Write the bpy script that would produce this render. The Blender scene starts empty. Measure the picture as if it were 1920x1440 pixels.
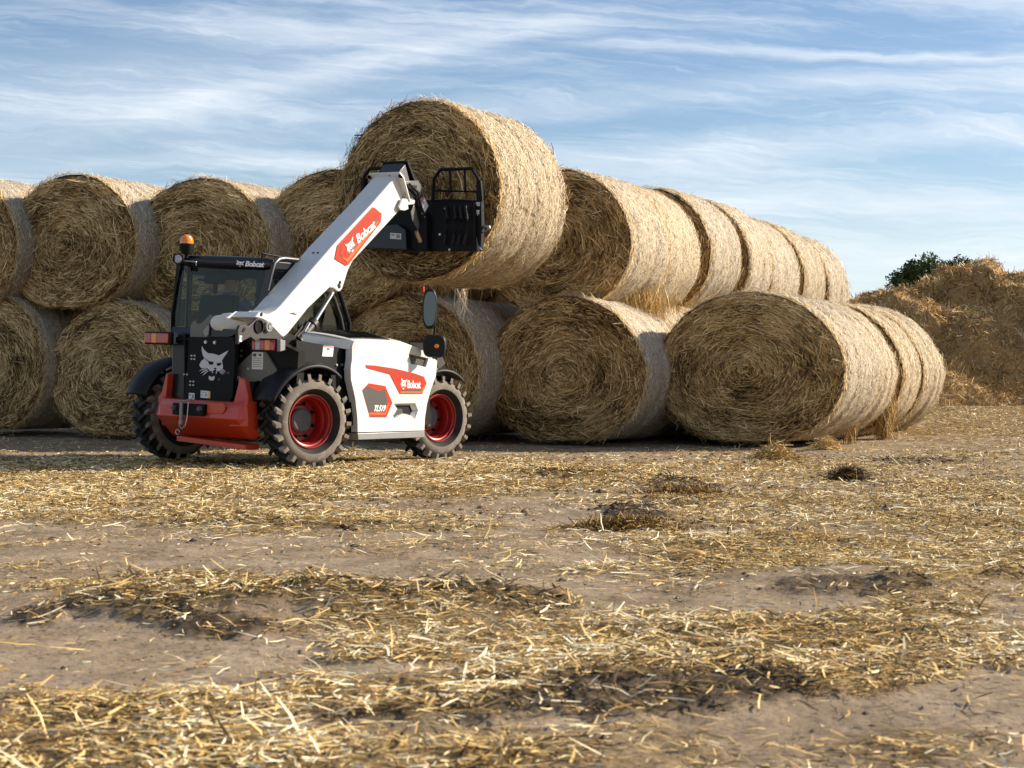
import bpy, bmesh, math, random
import numpy as np
from mathutils import Vector, Matrix
R = math.radians
sc = bpy.context.scene
COL = sc.collection

# ------------------------------------------------------------------ camera
FPX = 3135.0      # focal length in photograph pixels (1920 wide)
HOR = 740.0       # horizon row
CAMH = 0.67
cd = bpy.data.cameras.new('camera'); cam = bpy.data.objects.new('camera', cd); COL.objects.link(cam)
cam.location = (0, 0, CAMH); cam.rotation_euler = (R(90), 0, 0)
cd.sensor_width = 36.0; cd.lens = 36.0 * FPX / 1920.0; cd.shift_y = (HOR - 720.0) / 1920.0
cd.clip_start = 0.1; cd.clip_end = 5000
cd.dof.use_dof = True; cd.dof.focus_distance = 17.0; cd.dof.aperture_fstop = 10.0
sc.camera = cam

# ------------------------------------------------------------------ light
SUN_EL, SUN_AZ = R(26.0), R(14.0)          # azimuth: from +X (right) towards +Y (behind)
sdir = Vector((math.cos(SUN_EL)*math.cos(SUN_AZ), math.cos(SUN_EL)*math.sin(SUN_AZ), math.sin(SUN_EL)))
sl = bpy.data.lights.new('sun', 'SUN'); sun = bpy.data.objects.new('sun', sl); COL.objects.link(sun)
sl.energy = 5.0; sl.angle = R(0.5); sl.color = (1.0, 0.89, 0.73)
sun.rotation_euler = sdir.to_track_quat('Z', 'Y').to_euler(); sun.location = (30, 10, 20)
sc.view_settings.view_transform = 'Standard'; sc.view_settings.look = 'None'
sc.view_settings.gamma = 1.0; sc.view_settings.exposure = 0.84
w = bpy.data.worlds.new('World'); sc.world = w; w.use_nodes = True
nt = w.node_tree; nt.nodes.clear()
def N(t, tree, **kw):
    n = tree.nodes.new(t)
    for k, v in kw.items(): setattr(n, k, v)
    return n
def M_(tree, op, a, b=None, c=None, clamp=False):
    n = tree.nodes.new('ShaderNodeMath'); n.operation = op; n.use_clamp = clamp
    for i, x in enumerate((a, b, c)):
        if x is None: continue
        if isinstance(x, (int, float)): n.inputs[i].default_value = x
        else: tree.links.new(x, n.inputs[i])
    return n.outputs[0]
sky = N('ShaderNodeTexSky', nt, sky_type='NISHITA'); sky.sun_disc = False
sky.sun_elevation = SUN_EL; sky.sun_rotation = R(90) - SUN_AZ
sky.air_density = 1.0; sky.dust_density = 0.3; sky.ozone_density = 2.5
tc = N('ShaderNodeTexCoord', nt); sx = N('ShaderNodeSeparateXYZ', nt); nt.links.new(tc.outputs['Generated'], sx.inputs[0])
ay = M_(nt, 'MAXIMUM', M_(nt, 'ABSOLUTE', sx.outputs[1]), 0.25)
U0 = M_(nt, 'DIVIDE', sx.outputs[0], ay); E0 = M_(nt, 'DIVIDE', sx.outputs[2], ay)
def wnoise(a, b, sxx, syy, det, rough, seed, dist=0.0, tilt=0.0):
    cb = N('ShaderNodeCombineXYZ', nt)
    nt.links.new(M_(nt, 'MULTIPLY', a, sxx), cb.inputs[0])
    nt.links.new(M_(nt, 'MULTIPLY', M_(nt, 'ADD', b, M_(nt, 'MULTIPLY', a, tilt)), syy), cb.inputs[1])
    cb.inputs[2].default_value = seed
    n = N('ShaderNodeTexNoise', nt); n.inputs['Scale'].default_value = 1.0; n.inputs['Detail'].default_value = det
    n.inputs['Roughness'].default_value = rough; n.inputs['Distortion'].default_value = dist
    nt.links.new(cb.outputs[0], n.inputs['Vector']); return n.outputs['Fac']
def wramp(x, lo, hi):
    n = N('ShaderNodeMapRange', nt, interpolation_type='SMOOTHSTEP'); nt.links.new(x, n.inputs[0])
    n.inputs[1].default_value = lo; n.inputs[2].default_value = hi; return n.outputs[0]
warp = wnoise(U0, E0, 6, 20, 5, .6, 3.3)
E1 = M_(nt, 'ADD', E0, M_(nt, 'MULTIPLY', M_(nt, 'SUBTRACT', warp, .5), .035))
def streak(u0, e0, slope, wd, ulo, uhi, amp, soft=.08):     # a long cirrus band
    d = M_(nt, 'ABSOLUTE', M_(nt, 'SUBTRACT', E1, M_(nt, 'ADD', e0, M_(nt, 'MULTIPLY', M_(nt, 'SUBTRACT', U0, u0), slope))))
    g = M_(nt, 'SUBTRACT', 1.0, wramp(d, 0.0, wd))
    g = M_(nt, 'MULTIPLY', g, wramp(U0, ulo - soft, ulo + soft))
    g = M_(nt, 'MULTIPLY', g, M_(nt, 'SUBTRACT', 1.0, wramp(U0, uhi - soft, uhi + soft)))
    return M_(nt, 'MULTIPLY', g, amp)
parts = [wramp(wnoise(U0, E1, 3.2, 34, 7, .62, 1.7, .5, .06), .40, .72),
         M_(nt, 'MULTIPLY', wramp(wnoise(U0, E1, 9.0, 120, 6, .7, 9.1, .8, .10), .45, .80), .55),
         streak(-.217, .166, .24, .014, -.24, .04, .55), streak(-.27, .172, .10, .05, -.42, -.10, .50),
         streak(.15, .205, -.04, .007, .04, .36, .8, .04), streak(.25, .155, .06, .012, .08, .40, .6),
         streak(.05, .172, .05, .010, -.10, .10, .5), streak(.22, .185, .03, .012, .12, .42, .55),
         streak(-.16, .138, .02, .010, -.30, .06, .45), streak(.20, .118, .02, .012, .05, .40, .45),
         streak(.2, .075, .0, .03, .05, .40, .5)]
parts.append(M_(nt, 'MULTIPLY', M_(nt, 'SUBTRACT', 1.0, wramp(E0, .02, .17)), .62))
tot = parts[0]
for p_ in parts[1:]: tot = M_(nt, 'ADD', tot, p_)
fine = wramp(wnoise(U0, E1, 14, 200, 5, .6, 5.5, .3, .08), .2, .8)
tot = M_(nt, 'MULTIPLY', tot, M_(nt, 'ADD', .72, M_(nt, 'MULTIPLY', fine, .28)))
cl = M_(nt, 'MULTIPLY', tot, .62, clamp=True)
mixc = N('ShaderNodeMix', nt, data_type='RGBA'); nt.links.new(cl, mixc.inputs[0])
hs = N('ShaderNodeHueSaturation', nt); hs.inputs['Hue'].default_value = .505; hs.inputs['Saturation'].default_value = 1.02; hs.inputs['Value'].default_value = 1.12
nt.links.new(sky.outputs[0], hs.inputs['Color']); nt.links.new(hs.outputs[0], mixc.inputs[6]); mixc.inputs[7].default_value = (7.9, 8.5, 9.1, 1)
bg = N('ShaderNodeBackground', nt); bg.inputs[1].default_value = 0.067
nt.links.new(mixc.outputs[2], bg.inputs[0]); wo = N('ShaderNodeOutputWorld', nt); nt.links.new(bg.outputs[0], wo.inputs[0])

# ------------------------------------------------------------------ helpers
def tag(o, label=None, cat=None, group=None, kind=None):
    if label: o['label'] = label
    if cat: o['category'] = cat
    if group: o['group'] = group
    if kind: o['kind'] = kind
    return o
def empty(name, loc=(0, 0, 0), rz=0.0, parent=None):
    o = bpy.data.objects.new(name, None); COL.objects.link(o); o.location = loc; o.rotation_euler = (0, 0, rz)
    o.empty_display_size = .1
    if parent: o.parent = parent
    return o
def np_mesh(name, V, F4, mats, mi=None, smooth=False, attrs=None):
    """V (n,3), F4 (m,4) or (m,3) index array"""
    me = bpy.data.meshes.new(name); V = np.asarray(V, np.float32); F4 = np.asarray(F4, np.int32)
    k = F4.shape[1]; me.vertices.add(len(V)); me.vertices.foreach_set('co', V.ravel())
    me.loops.add(F4.size); me.loops.foreach_set('vertex_index', F4.ravel())
    me.polygons.add(len(F4)); me.polygons.foreach_set('loop_start', np.arange(0, F4.size, k, dtype=np.int32))
    me.polygons.foreach_set('loop_total', np.full(len(F4), k, np.int32))
    if mi is not None: me.polygons.foreach_set('material_index', np.asarray(mi, np.int32))
    me.polygons.foreach_set('use_smooth', np.full(len(F4), smooth, bool))
    for m in (mats if isinstance(mats, (list, tuple)) else [mats]): me.materials.append(m)
    for an, av in (attrs or {}).items():
        a = me.attributes.new(an, 'FLOAT', 'POINT'); a.data.foreach_set('value', np.asarray(av, np.float32))
    me.update(calc_edges=True); me.validate(); return me
def link(name, me, parent=None):
    o = bpy.data.objects.new(name, me); COL.objects.link(o)
    if parent: o.parent = parent
    return o

# value noise -----------------------------------------------------------------
_rs = np.random.RandomState(7); _T = _rs.rand(4096).astype(np.float64)
def vn(x, y, z=0.0, seed=0):
    x, y, z = np.broadcast_arrays(np.asarray(x, float), np.asarray(y, float), np.asarray(z, float))
    xi, yi, zi = np.floor(x).astype(np.int64), np.floor(y).astype(np.int64), np.floor(z).astype(np.int64)
    fx, fy, fz = x-xi, y-yi, z-zi
    fx = fx*fx*(3-2*fx); fy = fy*fy*(3-2*fy); fz = fz*fz*(3-2*fz)
    def h(a, b, c):
        n = (a*73856093) ^ (b*19349663) ^ (c*83492791) ^ (seed*2654435)
        n = (n ^ (n >> 13)) * 1274126177
        return _T[(n ^ (n >> 16)) & 4095]
    r = 0
    for dx in (0, 1):
        for dy in (0, 1):
            for dz in (0, 1):
                r = r + h(xi+dx, yi+dy, zi+dz)*(fx if dx else 1-fx)*(fy if dy else 1-fy)*(fz if dz else 1-fz)
    return r
def fbm(x, y, z=0.0, o=4, seed=0, g=.5):
    s, a, t = 0, 1.0, 0.0
    for i in range(o):
        s = s + a*vn(x*2**i, y*2**i, np.asarray(z)*2**i, seed+i); t += a; a *= g
    return s/t
def sstep(x, a, b):
    t = np.clip((x-a)/(b-a), 0, 1); return t*t*(3-2*t)

# ------------------------------------------------------------------ materials
def mat(name, col, rough=.6, metal=0.0, spec=.5, noise=0.0, nscale=8.0, bump=0.0, bscale=60.0, coat=0.0, dirt=0.0, dirtcol=(.20, .15, .10)):
    m = bpy.data.materials.new(name); m.use_nodes = True; t = m.node_tree; b = t.nodes['Principled BSDF']
    b.inputs['Base Color'].default_value = (*col, 1); b.inputs['Roughness'].default_value = rough
    b.inputs['Metallic'].default_value = metal; b.inputs['Specular IOR Level'].default_value = spec
    if coat: b.inputs['Coat Weight'].default_value = coat; b.inputs['Coat Roughness'].default_value = .08
    c = N('ShaderNodeTexCoord', t)
    src = None
    if noise or dirt:
        n = N('ShaderNodeTexNoise', t); n.inputs['Scale'].default_value = nscale; n.inputs['Detail'].default_value = 6
        t.links.new(c.outputs['Object'], n.inputs['Vector'])
        mx = N('ShaderNodeMix', t, data_type='RGBA')
        mx.inputs[6].default_value = (*[x*(1-noise) for x in col], 1); mx.inputs[7].default_value = (*[min(1, x*(1+noise)) for x in col], 1)
        t.links.new(n.outputs['Fac'], mx.inputs[0]); src = mx.outputs[2]
        if dirt:
            n2 = N('ShaderNodeTexNoise', t); n2.inputs['Scale'].default_value = nscale*1.9; n2.inputs['Detail'].default_value = 9; n2.inputs['Roughness'].default_value = .7
            t.links.new(c.outputs['Object'], n2.inputs['Vector'])
            mr = N('ShaderNodeMapRange', t, interpolation_type='SMOOTHSTEP'); mr.inputs[1].default_value = .50; mr.inputs[2].default_value = .78; mr.inputs[4].default_value = dirt
            t.links.new(n2.outputs['Fac'], mr.inputs[0])
            m2 = N('ShaderNodeMix', t, data_type='RGBA'); t.links.new(mr.outputs[0], m2.inputs[0]); t.links.new(src, m2.inputs[6]); m2.inputs[7].default_value = (*dirtcol, 1)
            src = m2.outputs[2]
            r2 = M_(t, 'ADD', rough, M_(t, 'MULTIPLY', mr.outputs[0], .35), clamp=True); t.links.new(r2, b.inputs['Roughness'])
        t.links.new(src, b.inputs['Base Color'])
    if bump:
        n = N('ShaderNodeTexNoise', t); n.inputs['Scale'].default_value = bscale; n.inputs['Detail'].default_value = 5
        t.links.new(c.outputs['Object'], n.inputs['Vector'])
        bp = N('ShaderNodeBump', t); bp.inputs['Strength'].default_value = bump; bp.inputs['Distance'].default_value = .004
        t.links.new(n.outputs['Fac'], bp.inputs['Height']); t.links.new(bp.outputs[0], b.inputs['Normal'])
    return m
def ramp(t, fac, stops):
    r = N('ShaderNodeValToRGB', t); e = r.color_ramp.elements
    while len(e) < len(stops): e.new(.5)
    for i, (p, c) in enumerate(stops): e[i].position = p; e[i].color = (*c, 1)
    t.links.new(fac, r.inputs[0]); return r.outputs[0]

def straw_mat(name, stops, rough=.75, transl=.0):
    m = bpy.data.materials.new(name); m.use_nodes = True; t = m.node_tree; b = t.nodes['Principled BSDF']
    a = N('ShaderNodeAttribute', t, attribute_name='tint')
    t.links.new(ramp(t, a.outputs['Fac'], stops), b.inputs['Base Color'])
    b.inputs['Roughness'].default_value = rough; b.inputs['Specular IOR Level'].default_value = .25
    return m
M_facestraw = straw_mat('bale end straw', [(0, (.050, .028, .009)), (.22, (.26, .160, .060)), (.55, (.66, .45, .195)), (1, (.95, .77, .45))])
M_wrapstraw = straw_mat('wrapped straw', [(0, (.13, .075, .028)), (.3, (.42, .29, .15)), (.65, (.70, .58, .40)), (1, (.88, .80, .64))])
M_groundstraw = straw_mat('ground straw', [(0, (.030, .017, .006)), (.25, (.18, .098, .026)), (.55, (.56, .355, .105)), (.82, (.82, .60, .25)), (1, (.95, .84, .58))], .55)

def polar_hay():        # compacted hay behind the loose straws of a bale's end
    m = bpy.data.materials.new('compacted hay end'); m.use_nodes = True; t = m.node_tree; b = t.nodes['Principled BSDF']
    c = N('ShaderNodeTexCoord', t); s = N('ShaderNodeSeparateXYZ', t); t.links.new(c.outputs['Object'], s.inputs[0])
    x, y, z = s.outputs
    r = M_(t, 'SQRT', M_(t, 'ADD', M_(t, 'POWER', M_(t, 'ABSOLUTE', x), 2.0), M_(t, 'POWER', M_(t, 'ABSOLUTE', z), 2.0)))
    ri = M_(t, 'MAXIMUM', r, .02)
    cb = N('ShaderNodeCombineXYZ', t); t.links.new(M_(t, 'MULTIPLY', M_(t, 'DIVIDE', x, ri), 4.5), cb.inputs[0]); t.links.new(M_(t, 'MULTIPLY', M_(t, 'DIVIDE', z, ri), 4.5), cb.inputs[1]); t.links.new(M_(t, 'MULTIPLY', r, 70.0), cb.inputs[2])
    n = N('ShaderNodeTexNoise', t); n.inputs['Scale'].default_value = 1; n.inputs['Detail'].default_value = 4; n.inputs['Distortion'].default_value = .6
    t.links.new(cb.outputs[0], n.inputs['Vector'])
    t.links.new(ramp(t, n.outputs['Fac'], [(.3, (.040, .024, .008)), (.5, (.24, .148, .054)), (.7, (.54, .36, .15))]), b.inputs['Base Color'])
    b.inputs['Roughness'].default_value = .9; b.inputs['Specular IOR Level'].default_value = .1
    bp = N('ShaderNodeBump', t); bp.inputs['Strength'].default_value = .9; bp.inputs['Distance'].default_value = .02
    t.links.new(n.outputs['Fac'], bp.inputs['Height']); t.links.new(bp.outputs[0], b.inputs['Normal'])
    return m
M_facehay = polar_hay()
def wrap_mat():
    m = bpy.data.materials.new('net wrapped hay'); m.use_nodes = True; t = m.node_tree; b = t.nodes['Principled BSDF']
    c = N('ShaderNodeTexCoord', t); s = N('ShaderNodeSeparateXYZ', t); t.links.new(c.outputs['Object'], s.inputs[0])
    oi = N('ShaderNodeObjectInfo', t)
    x, y, z = s.outputs
    r = M_(t, 'MAXIMUM', M_(t, 'SQRT', M_(t, 'ADD', M_(t, 'POWER', M_(t, 'ABSOLUTE', x), 2.0), M_(t, 'POWER', M_(t, 'ABSOLUTE', z), 2.0))), .02)
    cb = N('ShaderNodeCombineXYZ', t)
    t.links.new(M_(t, 'DIVIDE', x, r), cb.inputs[0]); t.links.new(M_(t, 'ADD', M_(t, 'MULTIPLY', y, 1.0), M_(t, 'MULTIPLY', oi.outputs['Random'], 40)), cb.inputs[1]); t.links.new(M_(t, 'DIVIDE', z, r), cb.inputs[2])
    def nz(sx_, sy_, det, dist=0, rough=.6):
        mp = N('ShaderNodeMapping', t); mp.inputs['Scale'].default_value = (sx_, sy_, sx_); t.links.new(cb.outputs[0], mp.inputs[0])
        n = N('ShaderNodeTexNoise', t); n.inputs['Scale'].default_value = 1; n.inputs['Detail'].default_value = det; n.inputs['Distortion'].default_value = dist; n.inputs['Roughness'].default_value = rough
        t.links.new(mp.outputs[0], n.inputs['Vector']); return n.outputs['Fac']
    grain = nz(30, 70, 6, .5, .78); band = nz(1.6, 15, 6, .3, .7); blot = nz(5, 5, 5, .5); fine = nz(75, 130, 4, .5, .75)
    col = ramp(t, grain, [(.33, (.12, .075, .032)), (.43, (.42, .30, .17)), (.54, (.70, .59, .43)), (.70, (.87, .81, .68))])
    f2 = N('ShaderNodeMapRange', t); f2.inputs[1].default_value = .52; f2.inputs[2].default_value = .72; f2.inputs[4].default_value = .75; t.links.new(band, f2.inputs[0])
    mx = N('ShaderNodeMix', t, data_type='RGBA'); t.links.new(f2.outputs[0], mx.inputs[0]); t.links.new(col, mx.inputs[6]); mx.inputs[7].default_value = (.40, .27, .13, 1)
    f3 = N('ShaderNodeMapRange', t); f3.inputs[1].default_value = .56; f3.inputs[2].default_value = .74; f3.inputs[4].default_value = .6; t.links.new(blot, f3.inputs[0])
    m3 = N('ShaderNodeMix', t, data_type='RGBA'); t.links.new(f3.outputs[0], m3.inputs[0]); t.links.new(mx.outputs[2], m3.inputs[6]); m3.inputs[7].default_value = (.42, .40, .36, 1)
    f4 = N('ShaderNodeMapRange', t); f4.inputs[1].default_value = .62; f4.inputs[2].default_value = .70; f4.inputs[4].default_value = .35; t.links.new(nz(.9, 24, 3, .2), f4.inputs[0])
    m4 = N('ShaderNodeMix', t, data_type='RGBA'); t.links.new(f4.outputs[0], m4.inputs[0]); t.links.new(m3.outputs[2], m4.inputs[6]); m4.inputs[7].default_value = (.42, .62, .58, 1)
    f5 = N('ShaderNodeMapRange', t); f5.inputs[1].default_value = .47; f5.inputs[2].default_value = .38; f5.inputs[4].default_value = .85; t.links.new(fine, f5.inputs[0])
    m5 = N('ShaderNodeMix', t, data_type='RGBA'); t.links.new(f5.outputs[0], m5.inputs[0]); t.links.new(m4.outputs[2], m5.inputs[6]); m5.inputs[7].default_value = (.13, .085, .04, 1)
    hv = N('ShaderNodeHueSaturation', t); t.links.new(m5.outputs[2], hv.inputs['Color']); t.links.new(M_(t, 'ADD', .66, M_(t, 'MULTIPLY', oi.outputs['Random'], .26)), hv.inputs['Value']); t.links.new(M_(t, 'ADD', .8, M_(t, 'MULTIPLY', M_(t, 'FRACT', M_(t, 'MULTIPLY', oi.outputs['Random'], 7.3)), .35)), hv.inputs['Saturation'])
    t.links.new(hv.outputs[0], b.inputs['Base Color']); b.inputs['Roughness'].default_value = .8; b.inputs['Specular IOR Level'].default_value = .2
    hh = M_(t, 'ADD', M_(t, 'MULTIPLY', grain, .8), M_(t, 'ADD', M_(t, 'MULTIPLY', band, .9), M_(t, 'MULTIPLY', fine, .6)))
    bp = N('ShaderNodeBump', t); bp.inputs['Strength'].default_value = .6; bp.inputs['Distance'].default_value = .012
    t.links.new(hh, bp.inputs['Height']); t.links.new(bp.outputs[0], b.inputs['Normal'])
    return m
M_wrap = wrap_mat()
def ground_mat():
    m = bpy.data.materials.new('trodden sandy soil'); m.use_nodes = True; t = m.node_tree; b = t.nodes['Principled BSDF']
    c = N('ShaderNodeTexCoord', t)
    def nz(s, det, dist=0, rough=.6):
        n = N('ShaderNodeTexNoise', t); n.inputs['Scale'].default_value = s; n.inputs['Detail'].default_value = det; n.inputs['Distortion'].default_value = dist; n.inputs['Roughness'].default_value = rough
        t.links.new(c.outputs['Object'], n.inputs['Vector']); return n.outputs['Fac']
    base = ramp(t, nz(2.3, 8, .3, .7), [(.3, (.17, .122, .076)), (.5, (.285, .214, .142)), (.7, (.40, .315, .218))])
    def over(prev, fac, lo, hi, amt, col):
        f = N('ShaderNodeMapRange', t, interpolation_type='SMOOTHSTEP'); f.inputs[1].default_value = lo; f.inputs[2].default_value = hi; f.inputs[4].default_value = amt; t.links.new(fac, f.inputs[0])
        x = N('ShaderNodeMix', t, data_type='RGBA'); t.links.new(f.outputs[0], x.inputs[0]); t.links.new(prev, x.inputs[6]); x.inputs[7].default_value = (*col, 1); return x.outputs[2], f.outputs[0]
    c1, _ = over(base, nz(38, 6, .6, .72), .54, .64, .85, (.045, .032, .021))
    c2, _ = over(c1, nz(9, 7, .8, .7), .60, .74, .6, (.10, .075, .05))
    c3, _ = over(c2, nz(85, 3, .2), .66, .72, .5, (.50, .43, .33))
    a = N('ShaderNodeAttribute', t, attribute_name='litter')
    lit = ramp(t, nz(60, 6, 1.2, .7), [(.35, (.035, .021, .008)), (.5, (.17, .105, .035)), (.60, (.40, .27, .10)), (.70, (.64, .48, .22))])
    x = N('ShaderNodeMix', t, data_type='RGBA'); t.links.new(M_(t, 'MULTIPLY', a.outputs['Fac'], .85), x.inputs[0]); t.links.new(c3, x.inputs[6]); t.links.new(lit, x.inputs[7])
    a2 = N('ShaderNodeAttribute', t, attribute_name='muck')
    x2 = N('ShaderNodeMix', t, data_type='RGBA'); mn = N('ShaderNodeMapRange', t, interpolation_type='SMOOTHSTEP'); mn.inputs[1].default_value = .30; mn.inputs[2].default_value = .44; t.links.new(nz(14, 7, .8, .75), mn.inputs[0]); t.links.new(M_(t, 'MULTIPLY', a2.outputs['Fac'], M_(t, 'MULTIPLY', mn.outputs[0], .85)), x2.inputs[0]); t.links.new(x.outputs[2], x2.inputs[6]); x2.inputs[7].default_value = (.040, .026, .015, 1)
    t.links.new(x2.outputs[2], b.inputs['Base Color']); b.inputs['Roughness'].default_value = .92; b.inputs['Specular IOR Level'].default_value = .15
    bp = N('ShaderNodeBump', t); bp.inputs['Strength'].default_value = .6; bp.inputs['Distance'].default_value = .012
    t.links.new(nz(45, 6, .3, .7), bp.inputs['Height']); t.links.new(bp.outputs[0], b.inputs['Normal'])
    return m
M_ground = ground_mat()

# ------------------------------------------------------------------ ground
BL = dict(
 straw=[(300, 905, 700, 42, 1), (1000, 905, 500, 30, .8), (1500, 900, 420, 35, .5), (90, 955, 180, 30, .9), (520, 972, 260, 26, 1), (760, 985, 230, 16, .8),
        (1500, 960, 420, 45, .85), (1780, 960, 250, 60, 1), (1500, 1045, 380, 55, 1), (1800, 1060, 260, 70, 1), (1250, 1020, 140, 40, .7),
        (200, 1110, 170, 16, .8), (420, 1135, 320, 36, 1), (800, 1160, 320, 36, .95), (1000, 1135, 140, 30, .6), (1750, 1130, 220, 40, .9),
        (900, 1215, 340, 42, .9), (1300, 1215, 420, 60, 1), (1750, 1200, 300, 60, .8), (300, 1330, 420, 45, 1), (750, 1310, 300, 50, .9),
        (1150, 1270, 300, 36, .9), (1600, 1270, 240, 50, .95), (300, 1420, 600, 50, .9), (1100, 1400, 400, 60, .5), (1700, 1400, 300, 40, .3), (1850, 800, 220, 50, 1), (1800, 770, 260, 22, .9), (1750, 835, 240, 14, .4), (60, 1060, 90, 12, .4)],
 bare=[(620, 1040, 520, 40, 1), (1050, 970, 150, 26, .8), (250, 1215, 320, 36, 1), (1250, 1120, 300, 22, .9), (1700, 845, 260, 10, .6), (1250, 925, 250, 12, .5), (1750, 1345, 260, 26, .7), (120, 1180, 140, 20, .7)],
 muck=[(75, 1160, 60, 14, 1), (430, 1185, 110, 14, 1), (330, 1172, 60, 8, .8), (1190, 975, 70, 12, .9), (1260, 950, 80, 9, .6), (1590, 890, 40, 9, 1), (1280, 915, 60, 9, .8), (880, 1130, 90, 14, .9), (200, 1150, 120, 16, .7), (520, 1150, 160, 20, .6), (700, 1145, 120, 14, .6), (980, 1150, 110, 14, .6),  (560, 985, 200, 7, .4), (800, 1345, 200, 18, .5),
       (1180, 1320, 220, 34, .9), (1380, 1300, 120, 26, .9), (1620, 1112, 150, 9, .6), (980, 1140, 120, 12, .8), (1050, 900, 80, 6, .6), (1740, 868, 80, 6, .6), (1330, 1190, 70, 10, .6), (300, 1105, 120, 8, .5), (240, 1350, 140, 24, .3), (1880, 1090, 50, 8, .6)],
 ridge=[(430, 1140, 330, 26, .06), (440, 1165, 150, 10, .03), (330, 1108, 180, 12, .02), (800, 1150, 260, 30, .03), (1190, 965, 110, 14, .035), (960, 895, 420, 22, .05), (760, 870, 120, 12, .06), (1620, 1095, 260, 24, .05), (1200, 1290, 260, 40, .03), (1455, 852, 26, 8, .05), (1000, 1120, 200, 20, .03), (1840, 770, 150, 16, .10)])
def blobs(px, py, X, Y, key, seed):
    j = (fbm(X*1.1, Y*1.1, seed, 4)-.5)*1.3 + (fbm(X*4.5, Y*4.5, seed+2, 3)-.5)*.9
    s = 0
    for cx, cy, rx, ry, wt in BL[key]:
        d = np.sqrt(((px-cx)/rx)**2+((py-cy)/ry)**2)
        s = np.maximum(s, wt*sstep(1.25-d+j*.9, 0, .55))
    return s
def topix(X, Y):
    Yc = np.maximum(Y, .8); return 960+FPX*X/Yc, HOR+FPX*CAMH/Yc
def fields(X, Y):
    px, py = topix(X, Y)
    st = blobs(px, py, X, Y, 'straw', 1) - .9*blobs(px, py, X, Y, 'bare', 5)
    far = sstep(fbm(X*.6, Y*.6, 3.3, 3), .42, .55)
    vis = (Y > 2.3) & (np.abs(X) < .42*Y+.3) & (Y < 31)
    st = np.where(vis, np.maximum(st, .16*sstep(fbm(X*1.7, Y*1.7, 6.1, 4), .45, .62)+.01), far*.7)
    return np.clip(st, 0, 1), np.clip(blobs(px, py, X, Y, 'muck', 9), 0, 1)*vis
def height(X, Y):
    base = .006*np.clip(Y-15, 0, 5) + .036*np.clip(Y-20, 0, 12) + .004*np.clip(Y-32, 0, 4000)*(Y < 4000)
    base = base*(Y < 60) + (Y >= 60)*(.03+.432+.112)
    left = .05*np.exp(-((X+3.1)/.6)**2-((Y-16.6)/1.8)**2)
    px, py = topix(X, Y); st, mk = fields(X, Y)
    rd = 0
    for cx, cy, rx, ry, hh in BL['ridge']: rd = rd + hh*np.exp(-((px-cx)/rx)**2-((py-cy)/ry)**2)
    lump = (fbm(X*3, Y*3, .5, 4)-.5)*.030
    fine = (fbm(X*14, Y*14, 1.5, 4)-.5)
    h = base + left + lump + (fine+.25)*.030*(st*.8+mk*1.5) + fine*.010 + mk*.012*(fbm(X*22, Y*22, 4.4, 3)-.3) + rd*(.6+.8*fbm(X*5, Y*5, 7.5, 3))
    keep = np.exp(-((X+1.7)/1.6)**4-((Y-16)/2.4)**4)
    return h*(1-.75*keep) + keep*(.75*left)
def axis_lines(lo, hi, n): return np.linspace(lo, hi, n)
inv = np.linspace(1/2.3, 1/24.0, 760); Yr = np.concatenate([[-60, -20, -6, -1, 1.2, 1.9], 1/inv, [26, 28, 30, 32, 35, 40, 50, 60, 120, 400, 1500, 4000]])
kr = np.concatenate([[-60, -12, -4, -1.6, -.8, -.55, -.45], np.linspace(-.41, .41, 780), [.45, .55, .8, 1.6, 4, 12, 60]])
YY, KK = np.meshgrid(Yr, kr, indexing='ij'); XX = KK*np.maximum(np.abs(YY), 3.0); XX = np.where(np.abs(KK) > 10, KK*np.maximum(np.abs(YY), 20)*.4, XX)
HH = height(XX, YY); ST, MK = fields(XX, YY)
nr, nc = YY.shape; idx = np.arange(nr*nc).reshape(nr, nc)
F4 = np.stack([idx[:-1, :-1], idx[:-1, 1:], idx[1:, 1:], idx[1:, :-1]], -1).reshape(-1, 4)
g = link('ground', np_mesh('ground', np.stack([XX, YY, HH], -1).reshape(-1, 3), F4, M_ground, smooth=True, attrs={'litter': ST.ravel(), 'muck': MK.ravel()}))
tag(g, 'trodden sandy yard with bare grey patches and dark muck', kind='structure')
def gz(x, y): return float(height(np.array([float(x)]), np.array([float(y)]))[0])

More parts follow.
